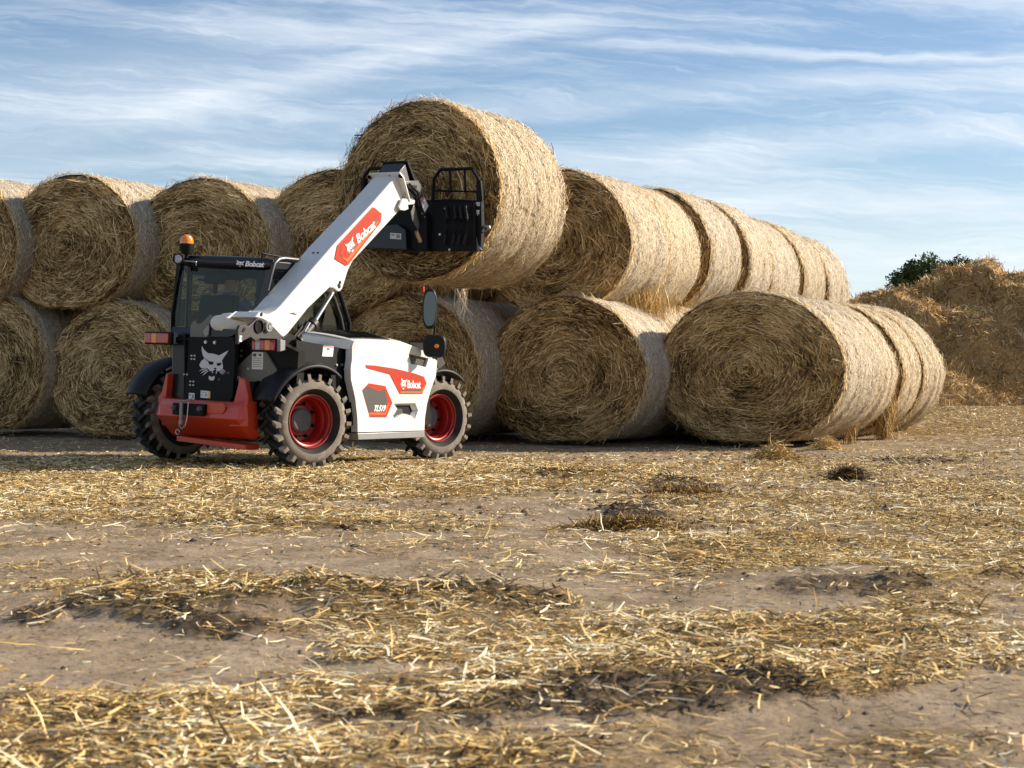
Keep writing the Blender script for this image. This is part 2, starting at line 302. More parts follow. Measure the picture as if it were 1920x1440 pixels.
# ------------------------------------------------------------------ straw ribbons
def ribbons(P0, P1, wid, nrm, bend, tint, rng, thick=False):
    """curved flat straws from P0 to P1; nrm approx face normal; returns verts, quads, tint"""
    n = len(P0); d = P1-P0; L = np.linalg.norm(d, axis=1, keepdims=True)+1e-9; d = d/L
    s = np.cross(d, nrm); s /= (np.linalg.norm(s, axis=1, keepdims=True)+1e-9)
    mid = (P0+P1)/2 + bend
    w_ = wid[:, None]*.5
    if thick:      # triangular section
        up = np.cross(s, d)
        rings = []
        for c, k in ((P0, .8), (mid, 1.0), (P1, .6)):
            rings += [c-s*w_*k-up*w_*.4*k, c+s*w_*k-up*w_*.4*k, c+up*w_*.75*k]
        V = np.stack(rings, 1).reshape(-1, 3); b = np.arange(n)[:, None]*9; q = []
        for a in (0, 3):
            for i in range(3):
                j = (i+1) % 3; q.append(np.concatenate([b+a+i, b+a+j, b+a+3+j, b+a+3+i], 1))
        F = np.stack(q, 1).reshape(-1, 4); return V, F, np.repeat(tint, 9)
    V = np.stack([P0-s*w_*.7, P0+s*w_*.7, mid-s*w_, mid+s*w_, P1-s*w_*.5, P1+s*w_*.5], 1).reshape(-1, 3)
    b = np.arange(n)[:, None]*6
    F = np.stack([np.concatenate([b, b+1, b+3, b+2], 1), np.concatenate([b+2, b+3, b+5, b+4], 1)], 1).reshape(-1, 4)
    return V, F, np.repeat(tint, 6)

def chaff():      # finely chopped straw trodden into the soil
    rng = np.random.RandomState(13); n = 390000; Y = np.sqrt(np.where(rng.rand(n) < .75, rng.uniform(2.4**2, 19.5**2, n), rng.uniform(19.5**2, 31**2, n))); X = rng.uniform(-.40, .40, n)*Y
    st, mk = fields(X, Y); keep = rng.rand(n) < np.clip(.07+.95*st, 0, 1)*(.35+.65*sstep(fbm(X*6, Y*6, 1.1, 3), .35, .6)); X, Y, mk = X[keep], Y[keep], mk[keep]; n = len(X)
    L = rng.gamma(2, .007, n)+.006; L *= np.clip(Y/8, .75, 1.5); th = rng.uniform(0, 2*math.pi, n); tl = rng.normal(0, .25, n)
    C = np.stack([X, Y, height(X, Y)+.002+rng.rand(n)*.006+np.abs(np.sin(tl))*L*.4], 1); D = np.stack([np.cos(th)*np.cos(tl), np.sin(th)*np.cos(tl), np.sin(tl)], 1)*L[:, None]/2
    S = np.stack([-np.sin(th), np.cos(th), rng.normal(0, .3, n)], 1)*(rng.uniform(.0018, .005, n)*np.clip(Y/8, .75, 1.5))[:, None]*.5
    V = np.stack([C-D-S, C+D-S, C+D+S, C-D+S], 1).reshape(-1, 3); F = np.arange(n*4).reshape(-1, 4)
    tn = np.repeat(np.clip(rng.beta(1.8, 1.3, n)-.5*mk, 0, 1), 4)
    o = link('straw_chaff', np_mesh('straw_chaff', V, F, M_groundstraw, attrs={'tint': tn})); tag(o, 'short bits of chopped straw trodden into the yard', kind='stuff')
chaff()
def ground_straw():
    rng = np.random.RandomState(3)
    Ps = []; 
    for (y0, y1, dens) in ((2.4, 4.5, 5200), (4.5, 8, 3200), (8, 13, 1700), (13, 19.5, 1000), (19.5, 31, 420)):
        area = .40*(y1*y1-y0*y0); n = int(area*dens)
        Y = np.sqrt(rng.uniform(y0*y0, y1*y1, n)); X = rng.uniform(-.40, .40, n)*Y
        st, mk = fields(X, Y)
        clump = fbm(X*3.5, Y*3.5, 2.2, 3)
        keep = rng.rand(n) < np.clip(st*(.25+1.5*sstep(clump, .35, .65))+.03+.45*mk, 0, 1)
        Ps.append(np.stack([X[keep], Y[keep], st[keep], mk[keep]], 1))
    A = np.concatenate(Ps); n = len(A); X, Y, st, mk = A.T
    Ln = rng.gamma(1.7, .020, n)+.014; Ln = np.clip(Ln, .016, .10+.004*Y)*np.clip(.8+Y*.02, .8, 1.25)
    th = rng.uniform(0, math.pi, n); tl = rng.normal(0, .13, n)*(1+.7*mk)
    up = rng.rand(n) < .012; tl = np.where(up, rng.uniform(.4, 1.0, n), tl)
    dx, dy, dz = np.cos(th)*np.cos(tl), np.sin(th)*np.cos(tl), np.sin(tl)
    z = height(X, Y) + rng.rand(n)*.018*(.3+st) + .004 + np.abs(dz)*Ln*.45
    C = np.stack([X, Y, z], 1); D = np.stack([dx, dy, dz], 1)*Ln[:, None]/2
    bend = rng.normal(0, .055, (n, 3))*Ln[:, None]*np.array([1, 1, .6])
    wd = rng.uniform(.0024, .0068, n)*np.clip(Y/9, 1.0, 1.8)
    patch = fbm(X*2.2, Y*2.2, 8.8, 3)
    tint = np.clip(rng.beta(1.7, 1.1, n)*1.1 - .7*mk*(rng.rand(n) < .6) + (patch-.5)*.9, 0, 1)
    nr_ = np.stack([rng.normal(0, .4, n), rng.normal(0, .4, n), np.ones(n)], 1)
    V, F, T = ribbons(C-D, C+D, wd, nr_, bend, tint, rng, thick=False)
    o = link('loose_straw', np_mesh('loose_straw', V, F, M_groundstraw, attrs={'tint': T}))
    tag(o, 'golden and brown loose straw strewn over the yard', kind='stuff')
    # small dark crumbs of muck and soil
    n = 60000; Y = np.sqrt(rng.uniform(2.4**2, 19.0**2, n)); X = rng.uniform(-.40, .40, n)*Y
    st, mk = fields(X, Y); keep = rng.rand(n) < np.clip(.05+.3*st+1.0*mk, 0, 1)*sstep(fbm(X*4, Y*4, 5.1, 3), .35, .6); X, Y, mk = X[keep], Y[keep], mk[keep]; n = len(X)
    r = rng.gamma(1.6, .0026, n)+.002+.007*mk*rng.rand(n); r = np.clip(r*np.clip(Y/8, .7, 1.3), 0, .026)
    z = height(X, Y)+r*.2; base = np.array([[1, 0, 0], [0, 1, 0], [-1, 0, 0], [0, -1, 0], [0, 0, 1], [0, 0, -.6]])
    V = np.stack([X, Y, z], 1)[:, None, :] + (base[None]*(1+rng.uniform(-.45, .6, (n, 6, 1))))*r[:, None, None]*np.array([1.4, 1.2, .75])
    tri = np.array([[0, 1, 4], [1, 2, 4], [2, 3, 4], [3, 0, 4], [1, 0, 5], [2, 1, 5], [3, 2, 5], [0, 3, 5]])
    F = (np.arange(n)[:, None, None]*6+tri[None]).reshape(-1, 3)
    o = link('muck_crumbs', np_mesh('muck_crumbs', V.reshape(-1, 3), F, mat('dark muck', (.055, .037, .022), .9, noise=.5, nscale=20)))
    tag(o, 'small dark crumbs of soil and muck scattered on the yard', kind='stuff')
ground_straw()

# ------------------------------------------------------------------ bales
def bale_meshes(seed, a, b, L, nface, nwrap, flat=.90, lump=.02, fringe=350):
    """a, b: half width and height; the axis runs along +Y from the camera-side end; centre of the end at the origin"""
    rng = np.random.RandomState(seed)
    def sect(th, s):       # cross-section at angle th and radius fraction s
        c, si = np.cos(th), np.sin(th)
        nz = 1+lump*2*(fbm(c*1.6+seed, si*1.6, seed*.7, 3)-.5)
        x = a*s*c*nz*(1-.07*si); z = b*s*si*nz
        lim = -b*flat
        z = np.where(z < lim, lim+(z-lim)*.25, z)
        return x, z
    def prof(s): return 1-.0*s
    def faceY(th, s):
        c, si = np.cos(th), np.sin(th)
        lay = (vn(c*5, si*5, s*20, seed)-.5)*.060 + (vn(c*12, si*12, s*48, seed+3)-.5)*.030
        big = (fbm(c*s*2.2, si*s*2.2, seed*1.3, 3)-.5)*.10
        return -.045*(1-s**2) + .07*sstep(s, .90, 1.0)**2 + lay*(1-sstep(s, .95, 1)) + big*(1-s**4)
    ns, nt_ = 54, 150
    th = np.linspace(0, 2*np.pi, nt_, endpoint=False); ss = np.linspace(0, 1, ns)**.8
    TH, SS = np.meshgrid(th, ss); x, z = sect(TH, SS*.985); y = faceY(TH, SS)
    V = np.stack([x, y, z], -1).reshape(-1, 3); idx = np.arange(ns*nt_).reshape(ns, nt_); nx = np.roll(idx, -1, 1)
    F = np.stack([idx[:-1], nx[:-1], nx[1:], idx[1:]], -1).reshape(-1, 4)
    # back end
    TH2, S2 = np.meshgrid(th, np.linspace(0, .98, 10)); x2, z2 = sect(TH2, S2)
    Vb = np.stack([x2, L+.03*(1-S2**2)-.05*sstep(S2, .9, 1), z2], -1).reshape(-1, 3); ib = np.arange(10*nt_).reshape(10, nt_)+len(V); nb = np.roll(ib, -1, 1)
    Fb = np.stack([ib[:-1], ib[1:], nb[1:], nb[:-1]], -1).reshape(-1, 4)
    nV = len(V)+len(Vb)
    # loose straws following the turns of the roll
    n = nface; s = np.sqrt(rng.uniform(.0, 1.0, n))*.985; t = rng.uniform(0, 2*np.pi, n)
    Ln = np.clip(rng.gamma(2.4, .040, n)+.04, .05, .36); ang = rng.normal(0, .30, n); wild = rng.rand(n) < .16; ang = np.where(wild, rng.uniform(-1.5, 1.5, n), ang)
    rr = np.maximum(s*a, .05); dth = Ln*np.cos(ang)/rr/2; dth = np.clip(dth, -.9, .9); dr = Ln*np.sin(ang)/a/2
    out = rng.exponential(.010, n)+.003; o2 = rng.normal(0, .018, n)+np.where(wild, rng.exponential(.03, n), 0)
    def pt(tt, s_, off):
        s_ = np.clip(s_, .01, 1.03); X_, Z_ = sect(tt, s_*.985); return np.stack([X_, faceY(tt, np.minimum(s_, 1))-off, Z_], 1)
    P0 = pt(t-dth, s-dr, out); P1 = pt(t+dth, s+dr, out+np.abs(o2)); Pm = pt(t, s, out+.006)
    bend = (Pm-(P0+P1)/2)*.35 + rng.normal(0, .025, (n, 3))*Ln[:, None]
    nrm = np.stack([rng.normal(0, .5, n), -np.ones(n), rng.normal(0, .5, n)], 1)
    ringtone = (vn(s*9, np.cos(t)*1.5, seed+np.sin(t), 5)-.5)*.35+(fbm(np.cos(t)*s*3, np.sin(t)*s*3, seed, 3)-.5)*.5
    tint = np.clip(rng.beta(1.5, 2.2, n)+ringtone*1.1, 0, 1)
    Vs, Fs, Ts = ribbons(P0, P1, rng.uniform(.005, .0125, n)*(1+.5*(rng.rand(n) < .1)), nrm, bend, tint, rng)
    allV = [V, Vb, Vs]; allF = [F, Fb, Fs+nV]; T = [np.zeros(nV), Ts]; mi = [np.zeros(len(F)+len(Fb), int), np.ones(len(Fs), int)]
    # fringe round the rim
    m = int(fringe*1.6); t = rng.uniform(0, 2*np.pi, m); Ln = np.clip(rng.gamma(2.0, .036, m)+.02, 0, .15)
    X_, Z_ = sect(t, np.full(m, 1.0)); P0 = np.stack([X_, rng.uniform(-.03, .04, m), Z_], 1)
    tang = np.stack([-np.sin(t), rng.normal(0, .35, m), np.cos(t)], 1)*rng.choice([-1, 1], m)[:, None]; rad = np.stack([np.cos(t), rng.normal(-.3, .3, m), np.sin(t)], 1)
    dd = tang+rad*rng.uniform(-.2, .55, m)[:, None]; dd /= np.linalg.norm(dd, axis=1, keepdims=True)
    V3, F3, T3 = ribbons(P0, P0+dd*Ln[:, None], rng.uniform(.004, .009, m), rad, rng.normal(0, .1, (m, 3))*Ln[:, None], np.clip(rng.beta(3, 2, m), 0, 1), rng)
    allF.append(F3+sum(len(v) for v in allV)); allV.append(V3); T.append(T3); mi.append(np.ones(len(F3), int))
    core = np_mesh('cut_end', np.concatenate(allV), np.concatenate(allF), [M_facehay, M_facestraw], np.concatenate(mi), attrs={'tint': np.concatenate(T)})
    for p in core.polygons[:0]: pass
    # wrapped side
    ny = 34; nt2 = 190; th = np.linspace(0, 2*np.pi, nt2, endpoint=False); yy = np.linspace(0, 1, ny)
    yy = np.concatenate([[0, .012, .03], yy[1:-1], [.97, .988, 1.0]]); ny = len(yy)
    TH, YN = np.meshgrid(th, yy); Yv = YN*(L-.04)+.02
    edge = 1-.045*np.exp(-Yv/.035)-.045*np.exp(-(L-Yv)/.035)
    groove = -.018*np.clip(np.sin(Yv*11+seed), 0, 1)**3 + (fbm(np.cos(TH)*2.0+seed, np.sin(TH)*2.0, Yv*5, 3)-.5)*.045+(vn(np.cos(TH)*1.3, np.sin(TH)*1.3, Yv*16+seed, 2)-.5)*.022
    x, z = sect(TH, edge+groove*.8)
    V = np.stack([x, Yv, z], -1).reshape(-1, 3); idx = np.arange(ny*nt2).reshape(ny, nt2); nx = np.roll(idx, -1, 1)
    F = np.stack([idx[:-1], idx[1:], nx[1:], nx[:-1]], -1).reshape(-1, 4)
    n = nwrap; t = rng.uniform(0, 2*np.pi, n); yv = rng.uniform(.02, L-.02, n); Ln = np.clip(rng.gamma(2.2, .018, n)+.015, .02, .16)
    ang = rng.normal(0, .5, n); dth = Ln*np.cos(ang)/a/2; dy = Ln*np.sin(ang)/2
    def pw(tt, y_, off):
        y_ = np.clip(y_, .01, L-.01); e = 1-.045*np.exp(-y_/.035)-.045*np.exp(-(L-y_)/.035)
        gr = -.018*np.clip(np.sin(y_*11+seed), 0, 1)**3+(fbm(np.cos(tt)*2.0+seed, np.sin(tt)*2.0, y_*5, 3)-.5)*.045+(vn(np.cos(tt)*1.3, np.sin(tt)*1.3, y_*16+seed, 2)-.5)*.022
        X_, Z_ = sect(tt, e+gr*.8+off/a); return np.stack([X_, y_, Z_], 1)
    of = rng.exponential(.004, n)+.004; P0 = pw(t-dth, yv-dy, of); P1 = pw(t+dth, yv+dy, of+rng.exponential(.006, n)); Pm = pw(t, yv, of+.003)
    rad = np.stack([np.cos(t), rng.normal(0, .3, n), np.sin(t)], 1)
    tint = np.clip(rng.beta(1.6, 1.3, n), 0, 1)
    Vs, Fs, Ts = ribbons(P0, P1, rng.uniform(.003, .0075, n), rad, Pm-(P0+P1)/2, tint, rng)
    m = 900; t = rng.uniform(0, 2*np.pi, m); yv = np.where(rng.rand(m) < .5, rng.uniform(0, .05, m), rng.uniform(L-.05, L, m)); of = rng.exponential(.008, m); Ln = np.clip(rng.gamma(2.2, .03, m)+.02, 0, .16)
    q0 = pw(t, yv, of); rad2 = np.stack([np.cos(t), rng.normal(0, .5, m), np.sin(t)], 1); dd = np.stack([-np.sin(t), rng.normal(0, .5, m), np.cos(t)], 1)*rng.choice([-1, 1], m)[:, None]+rad2*rng.uniform(-.1, .35, m)[:, None]; dd /= np.linalg.norm(dd, axis=1, keepdims=True)
    V5, F5, T5 = ribbons(q0, q0+dd*Ln[:, None], rng.uniform(.004, .010, m), rad2, rng.normal(0, .06, (m, 3))*Ln[:, None], np.clip(rng.beta(1.4, 2.4, m), 0, 1), rng)
    wr = np_mesh('net_wrap', np.concatenate([V, Vs, V5]), np.concatenate([F, Fs+len(V), F5+len(V)+len(Vs)]), [M_wrap, M_wrapstraw, M_facestraw], np.concatenate([np.zeros(len(F), int), np.ones(len(Fs), int), np.full(len(F5), 2)]), smooth=True, attrs={'tint': np.concatenate([np.zeros(len(V)), Ts, T5])})
    return core, wr
ALPHA = R(30)
AX = Vector((math.sin(ALPHA), math.cos(ALPHA), 0)); RT = Vector((math.cos(ALPHA), -math.sin(ALPHA), 0))
def at(px, py, Y): return Vector(((px-960)/FPX*Y, Y, CAMH+(HOR-py)/FPX*Y))
def add_bale(meshes, loc, label, group, yaw=0.0, roll=0.0, cat='hay bale'):
    o = bpy.data.objects.new('round_bale', None); COL.objects.link(o); o.location = loc
    o.rotation_euler = (0, 0, -ALPHA+yaw); o.empty_display_size = .2
    tag(o, label, cat, group)
    for nm, me in zip(('cut_end', 'net_wrap'), meshes):
        c = link(nm, me, o); c.rotation_euler = (0, roll, 0)
    return o
def first_row(seed, px, top, bot, Y, wide, L, label, group, n=1, nface=9000, nwrap=3000, yaw=0.0, flat=.91, sh=0):
    """a bale whose camera-side end shows between rows top and bot of the picture at distance Y"""
    c = at(px-13+sh, (top+bot)/2, Y); b = (bot-top)/2/FPX*Y; wide *= 1.07
    ms = bale_meshes(seed, wide/2, b, L, nface, int(nwrap*1.8), flat)
    add_bale(ms, c, label, group, yaw); return c, ms
GT, GL, GR = 'bales of the upper stacked layer', 'bales of the lower stacked layer', 'bales of the right ground row'
# lower layer, left to right
first_row(11, -15, 545, 815, 22.4, 2.05, 1.3, 'round bale at the far left of the bottom layer, cut off by the photo edge', GL)
first_row(12, 222, 562, 826, 21.6, 2.12, 1.3, 'round bale of the bottom layer left of the loader, behind its rear wheel', GL)
first_row(13, 462, 560, 828, 21.2, 2.05, 1.3, 'bottom layer bale almost hidden behind the loader cab', GL, nface=4000, nwrap=1500)
cD, mD = first_row(14, 770, 550, 830, 20.8, 2.05, 1.3, 'bottom layer bale behind the loader bonnet, straw end beside the mirror', GL)
cE, mE = first_row(15, 1070, 553, 836, 20.4, 2.08, 1.3, 'bottom layer bale right of the front wheel, its whole straw end in view', GL, nface=12000)
cF, mF = first_row(16, 1413, 543, 838, 20.0, 2.30, 1.40, 'nearest and biggest ground bale with its straw end facing forward, first of the right row', GR, nface=14000, nwrap=9000)
# upper layer
first_row(21, -62, 328, 590, 22.4, 2.0, 1.3, 'upper layer bale at the far left, half outside the photo', GT, nface=6000)
first_row(22, 139, 325, 586, 21.9, 2.26, 1.3, 'upper layer bale left of the orange beacon with tidy spiral end', GT, nface=11000, nwrap=6000)
first_row(23, 379, 333, 592, 21.5, 2.24, 1.3, 'upper layer bale right behind the orange beacon and cab roof', GT, nface=10000)
first_row(24, 632, 316, 588, 21.1, 2.30, 1.3, 'shaggy upper layer bale behind the white boom', GT, nface=11000)
cU, mU = first_row(25, 1052, 315, 590, 20.9, 2.02, 1.15, 'upper layer bale right of the lifted bale, first of the long row', GT, nface=12000, nwrap=6000)
# rows running back
mA = bale_meshes(31, 1.01, .905, 1.12, 3500, 7000, .93); mB = bale_meshes(32, 1.0, .90, 1.06, 3500, 7000, .93, lump=.03); mC = bale_meshes(33, 1.02, .91, .98, 3500, 7000, .93, lump=.025)
ups = [(1.17, mA, 0, 'second bale of the upper right row, touching the first', 0), (2.72, mB, .07, 'third bale of the upper right row, behind the dark gap', 1), (3.92, mC, .04, 'fourth bale of the upper right row, its ragged end rim showing', 0),
       (4.97, mA, -.06, 'fifth bale of the upper right row, slightly lower than the fourth', 1), (6.22, mB, -.07, 'sixth bale of the upper right row, next to last', 0), (7.42, mC, -.16, 'last bale of the upper right row, against the sky', 1)]
for d, ms, dz, lb, k in ups:
    add_bale(ms, cU+AX*d+Vector((0, 0, dz))+RT*(.02*(-1)**k), lb, GT, yaw=R(1.5)*(-1)**k, roll=0)
for c0, lb in ((at(143, 455, 21.9), 'upper layer bale behind the tidy spiral bale left of the beacon'), (at(385, 462, 21.5), 'upper layer bale behind the one at the beacon, only its top showing'), (at(-62, 459, 22.4), 'second upper layer bale behind the far left one')):
    for k in (1, 2):
        add_bale((mA, mB)[k-1], c0+AX*(1.34*k)+Vector((0, 0, -.04)), lb if k == 1 else lb.replace('upper layer bale behind', 'rearmost upper layer bale behind').replace('second', 'third'), GT, yaw=R(2)*(-1)**k)
add_bale(mC, at(640, 452, 21.1)+AX*1.36, 'upper layer bale behind the shaggy one at the boom', GT)
add_bale(mC, at(640, 452, 21.1)+AX*2.5+Vector((0, 0, .02)), 'rear upper layer bale three deep behind the white boom', GT)
for d, ms, lb in ((1.34, mA, 'bottom layer bale behind the one right of the front wheel'), (2.55, mB, 'rearmost bottom layer bale under the long upper row')):
    add_bale(ms, cE+AX*d+Vector((0, 0, .02)), lb, GL)
add_bale(mB, cD+AX*1.34, 'bottom layer bale behind the mirror bale, in shade', GL)
add_bale(mA, at(212, 694, 21.6)+AX*1.36, 'bottom layer bale hidden behind the one left of the loader', GL)
gF = bale_meshes(41, 1.10, .93, 1.0, 3500, 8000, .93, lump=.02); gG = bale_meshes(42, 1.08, .92, .92, 4500, 8000, .93, lump=.03)
for d, ms, s_, dz, lb in ((1.43, gF, 0, -.01, 'second bale of the right ground row, touching the big front one'), (2.68, gG, .02, .0, 'third bale of the right ground row, beyond the gap with hanging hay'), (3.64, gF, .0, .01, 'last bale of the right ground row, nearest the manure heap')):
    add_bale(ms, cF+AX*d+RT*s_+Vector((0, 0, dz)), lb, GR, yaw=R(1)*(-1)**int(d))

# lifted bale
PHI, RHO = R(30), R(2)
MO = Vector((-2.477, 15.417, .85*math.sin(RHO)))
mU_ = Vector((math.sin(PHI), math.cos(PHI), 0)); mV = Vector((math.cos(PHI)*math.cos(RHO), -math.sin(PHI)*math.cos(RHO), -math.sin(RHO))); mW = Vector((math.cos(PHI)*math.sin(RHO), -math.sin(PHI)*math.sin(RHO), math.cos(RHO)))
MM = Matrix(((mV.x, mU_.x, mW.x, MO.x), (mV.y, mU_.y, mW.y, MO.y), (mV.z, mU_.z, mW.z, MO.z), (0, 0, 0, 1)))
ms = bale_meshes(51, 1.06, .965, 1.36, 14000, 14000, 1.0, fringe=700)
add_bale(ms, at(780, 357, 17.55), 'big round bale lifted high on the loader forks, wrapped side glowing in the sun', None, yaw=R(-2))

# hay tufts ------------------------------------------------------------------
def tuft(name, c, rx, ry, rz, n, tint, label, cat, seed, hang=False, Lm=.12, group=None, mt=None):
    rng = np.random.RandomState(seed); p = rng.normal(0, .5, (n, 3))*np.array([rx, ry, 1]); 
    if hang:
        p[:, 2] = rng.uniform(0, 1, n)*rz; d = np.stack([rng.normal(0, .25, n), rng.normal(0, .2, n), -np.ones(n)], 1)
    else:
        r2 = np.exp(-(p[:, 0]/rx)**2*1.6-(p[:, 1]/ry)**2*1.6); p[:, 2] = rng.rand(n)**.6*rz*r2; d = np.stack([rng.normal(0, 1, n), rng.normal(0, 1, n), rng.normal(0, .45, n)], 1)
    d /= np.linalg.norm(d, axis=1, keepdims=True); L = rng.gamma(3, Lm/3, n)+.02
    V, F, T = ribbons(p-d*L[:, None]/2, p+d*L[:, None]/2, rng.uniform(.003, .007, n), rng.normal(0, 1, (n, 3)), rng.normal(0, .1, (n, 3))*L[:, None], np.clip(rng.normal(tint, .2, n), 0, 1), rng)
    if not hang: V[:, 2] = np.maximum(V[:, 2], -.02)
    o = link(name, np_mesh(name, V, F, mt or M_groundstraw, attrs={'tint': T})); o.location = c; tag(o, label, cat, group); return o
def on_ground(px, py):
    Y = FPX*CAMH/(py-HOR)
    for _ in range(4):
        X = (px-960)/FPX*Y; Y = FPX*(CAMH-gz(X, Y))/(py-HOR)
    return Vector(((px-960)/FPX*Y, Y, gz((px-960)/FPX*Y, Y)))
tuft('hay_tuft', on_ground(1455, 863), .24, .20, .17, 900, .48, 'small golden brown heap of hay on the bare ground before the biggest bale', 'hay tuft', 1)
tuft('muck_clod', on_ground(1590, 897), .15, .12, .11, 1300, .04, 'black clod of muck lying right of the small hay heap', 'clod', 2, Lm=.05)
tuft('muck_clod', on_ground(1175, 992), .26, .13, .055, 2600, .30, 'dark brown spiky tuft of muck in the middle of the yard', 'clod', 3, Lm=.06)
tuft('muck_clod', on_ground(1275, 925), .26, .12, .04, 2200, .32, 'low dark patch of muck behind the spiky tuft', 'clod', 4, Lm=.06)
q = cF+AX*2.50+RT*.90; tuft('hanging_hay', Vector((q.x, q.y, gz(q.x, q.y)+.02)), .09, .14, .42, 700, .50, 'hay spilling to the ground in the gap of the right row', 'hanging hay', 8, hang=True, Lm=.35)
q = cF+AX*1.41+RT*.80; tuft('hanging_hay', Vector((q.x, q.y, gz(q.x, q.y)+.02)), .07, .10, .34, 220, .45, 'thin strands of hay hanging between the first two bales of the right row', 'hanging hay', 9, hang=True, Lm=.28)
q = cF+RT*.98; tuft('hay_tuft', Vector((q.x, q.y-.05, gz(q.x, q.y))), .16, .16, .16, 600, .6, 'pale hay fallen at the right foot of the biggest bale', 'hay tuft', 10)
q = cU+AX*.8+RT*.75; tuft('hanging_hay', Vector((q.x, q.y, q.z-.90)), .50, .35, .22, 1500, .55, 'ragged hay hanging from the underside of the upper right bale', 'hanging hay', 12, hang=True, Lm=.22)
q = at(800, 545, 21.0); tuft('hanging_hay', q, .45, .35, .45, 3200, .33, 'loose hay hanging below the lifted bale on the lower bale', 'hanging hay', 13, hang=True, Lm=.25, mt=M_facestraw)
q = at(868, 590, 19.9); tuft('hanging_hay', Vector((q.x, q.y, q.z)), .05, .05, .42, 60, .95, 'pale shreds of net wrap dangling under the lifted bale', 'net shreds', 14, hang=True, Lm=.25, mt=M_wrapstraw)
o = on_ground(1290, 1052)
bm = bmesh.new(); bmesh.ops.create_uvsphere(bm, u_segments=20, v_segments=12, radius=.5)
for v in bm.verts:
    v.co.x *= .13*(1+.25*v.co.x); v.co.y *= .055; v.co.z *= .045; v.co.z += .01*math.sin(v.co.x*30)
me = bpy.data.meshes.new('maize_cob'); bm.to_mesh(me); bm.free(); me.materials.append(mat('yellow brown cob', (.62, .34, .10), .6, noise=.35, nscale=60, bump=.6, bscale=90))
for p in me.polygons: p.use_smooth = True
ob = link('maize_cob', me); ob.location = (o.x, o.y, o.z+.02); ob.rotation_euler = (0, 0, R(-14)); tag(ob, 'yellow brown oval lump lying on straw right of centre', 'cob')

# ------------------------------------------------------------------ heap
def heap():
    xs = np.linspace(5.5, 22, 460); ys = np.linspace(28.5, 42, 420); X, Y = np.meshgrid(xs, ys)
    k = X/34.0
    px = 960+FPX*X/35.0
    ridge = np.interp(px, [1400, 1530, 1590, 1650, 1700, 1752, 1790, 1820, 1870, 1920, 2200, 2600], [.4, 1.7, 2.63, 2.75, 2.85, 2.85, 3.0, 3.12, 3.2, 3.25, 3.2, 2.0])
    f = 31.3+ (fbm(X*.4, 0, 3, 2)-.5)*1.6 + np.clip(8.2-X, 0, 3)*.7
    prof = sstep(Y, f, f+3.6)**.75*(1-.55*sstep(Y, 38, 44))
    lump = (fbm(X*.9, Y*.9, 1, 5, 3)-.5)*2.0 + (fbm(X*3.3, Y*3.3, 2, 5, 9)-.5)*.6 + (fbm(X*11, Y*11, 2, 3, 4)-.5)*.14
    gbase = .03+.036*np.clip(Y-20, 0, 12)
    Z = gbase-.12 + np.clip(ridge-gbase, 0, 9)*prof + lump*prof**.5*.62 + .1*prof
    dx = (fbm(X*1.3, Y*1.3, 8, 3)-.5)*.5*prof; idx = np.arange(X.size).reshape(X.shape)
    F = np.stack([idx[:-1, :-1], idx[:-1, 1:], idx[1:, 1:], idx[1:, :-1]], -1).reshape(-1, 4)
    m = mat('rotted straw', (.33, .19, .07), .9, noise=.45, nscale=3, bump=1.0, bscale=30, dirt=.8, dirtcol=(.52, .36, .17))
    root = empty('straw_heap'); tag(root, 'big lumpy brown heap of rotted straw behind the bales at the right', 'straw heap')
    link('heap_body', np_mesh('heap_body', np.stack([X+dx, Y+dx, Z], -1).reshape(-1, 3), F, m, smooth=True), root)
    rng = np.random.RandomState(5); n = 190000; i = rng.randint(0, X.shape[0]-1, n); j = rng.randint(0, X.shape[1]-1, n); kk = (prof[i, j] > .02); i, j = i[kk], j[kk]; n = len(i)
    a, b = rng.rand(n), rng.rand(n); G = np.stack([X+dx, Y+dx, Z], -1)
    p = G[i, j]*(1-a)[:, None]*(1-b)[:, None]+G[i+1, j]*(a*(1-b))[:, None]+G[i, j+1]*((1-a)*b)[:, None]+G[i+1, j+1]*(a*b)[:, None]
    d = rng.normal(0, 1, (n, 3)); d /= np.linalg.norm(d, axis=1, keepdims=True); L = rng.gamma(2.5, .06, n)+.04
    tn = np.clip(rng.beta(1.8, 2.0, n)+(fbm(p[:, 0]*1.6, p[:, 1]*1.6, p[:, 2]*2, 4)-.5)*.9, 0, 1)
    V, F, T = ribbons(p-d*L[:, None]/2, p+d*L[:, None]/2, rng.uniform(.007, .017, n), rng.normal(0, 1, (n, 3)), rng.normal(0, .1, (n, 3))*L[:, None], tn, rng)
    tag(link('heap_straw', np_mesh('heap_straw', V, F, M_groundstraw, attrs={'tint': T}), root), kind='stuff')
heap()

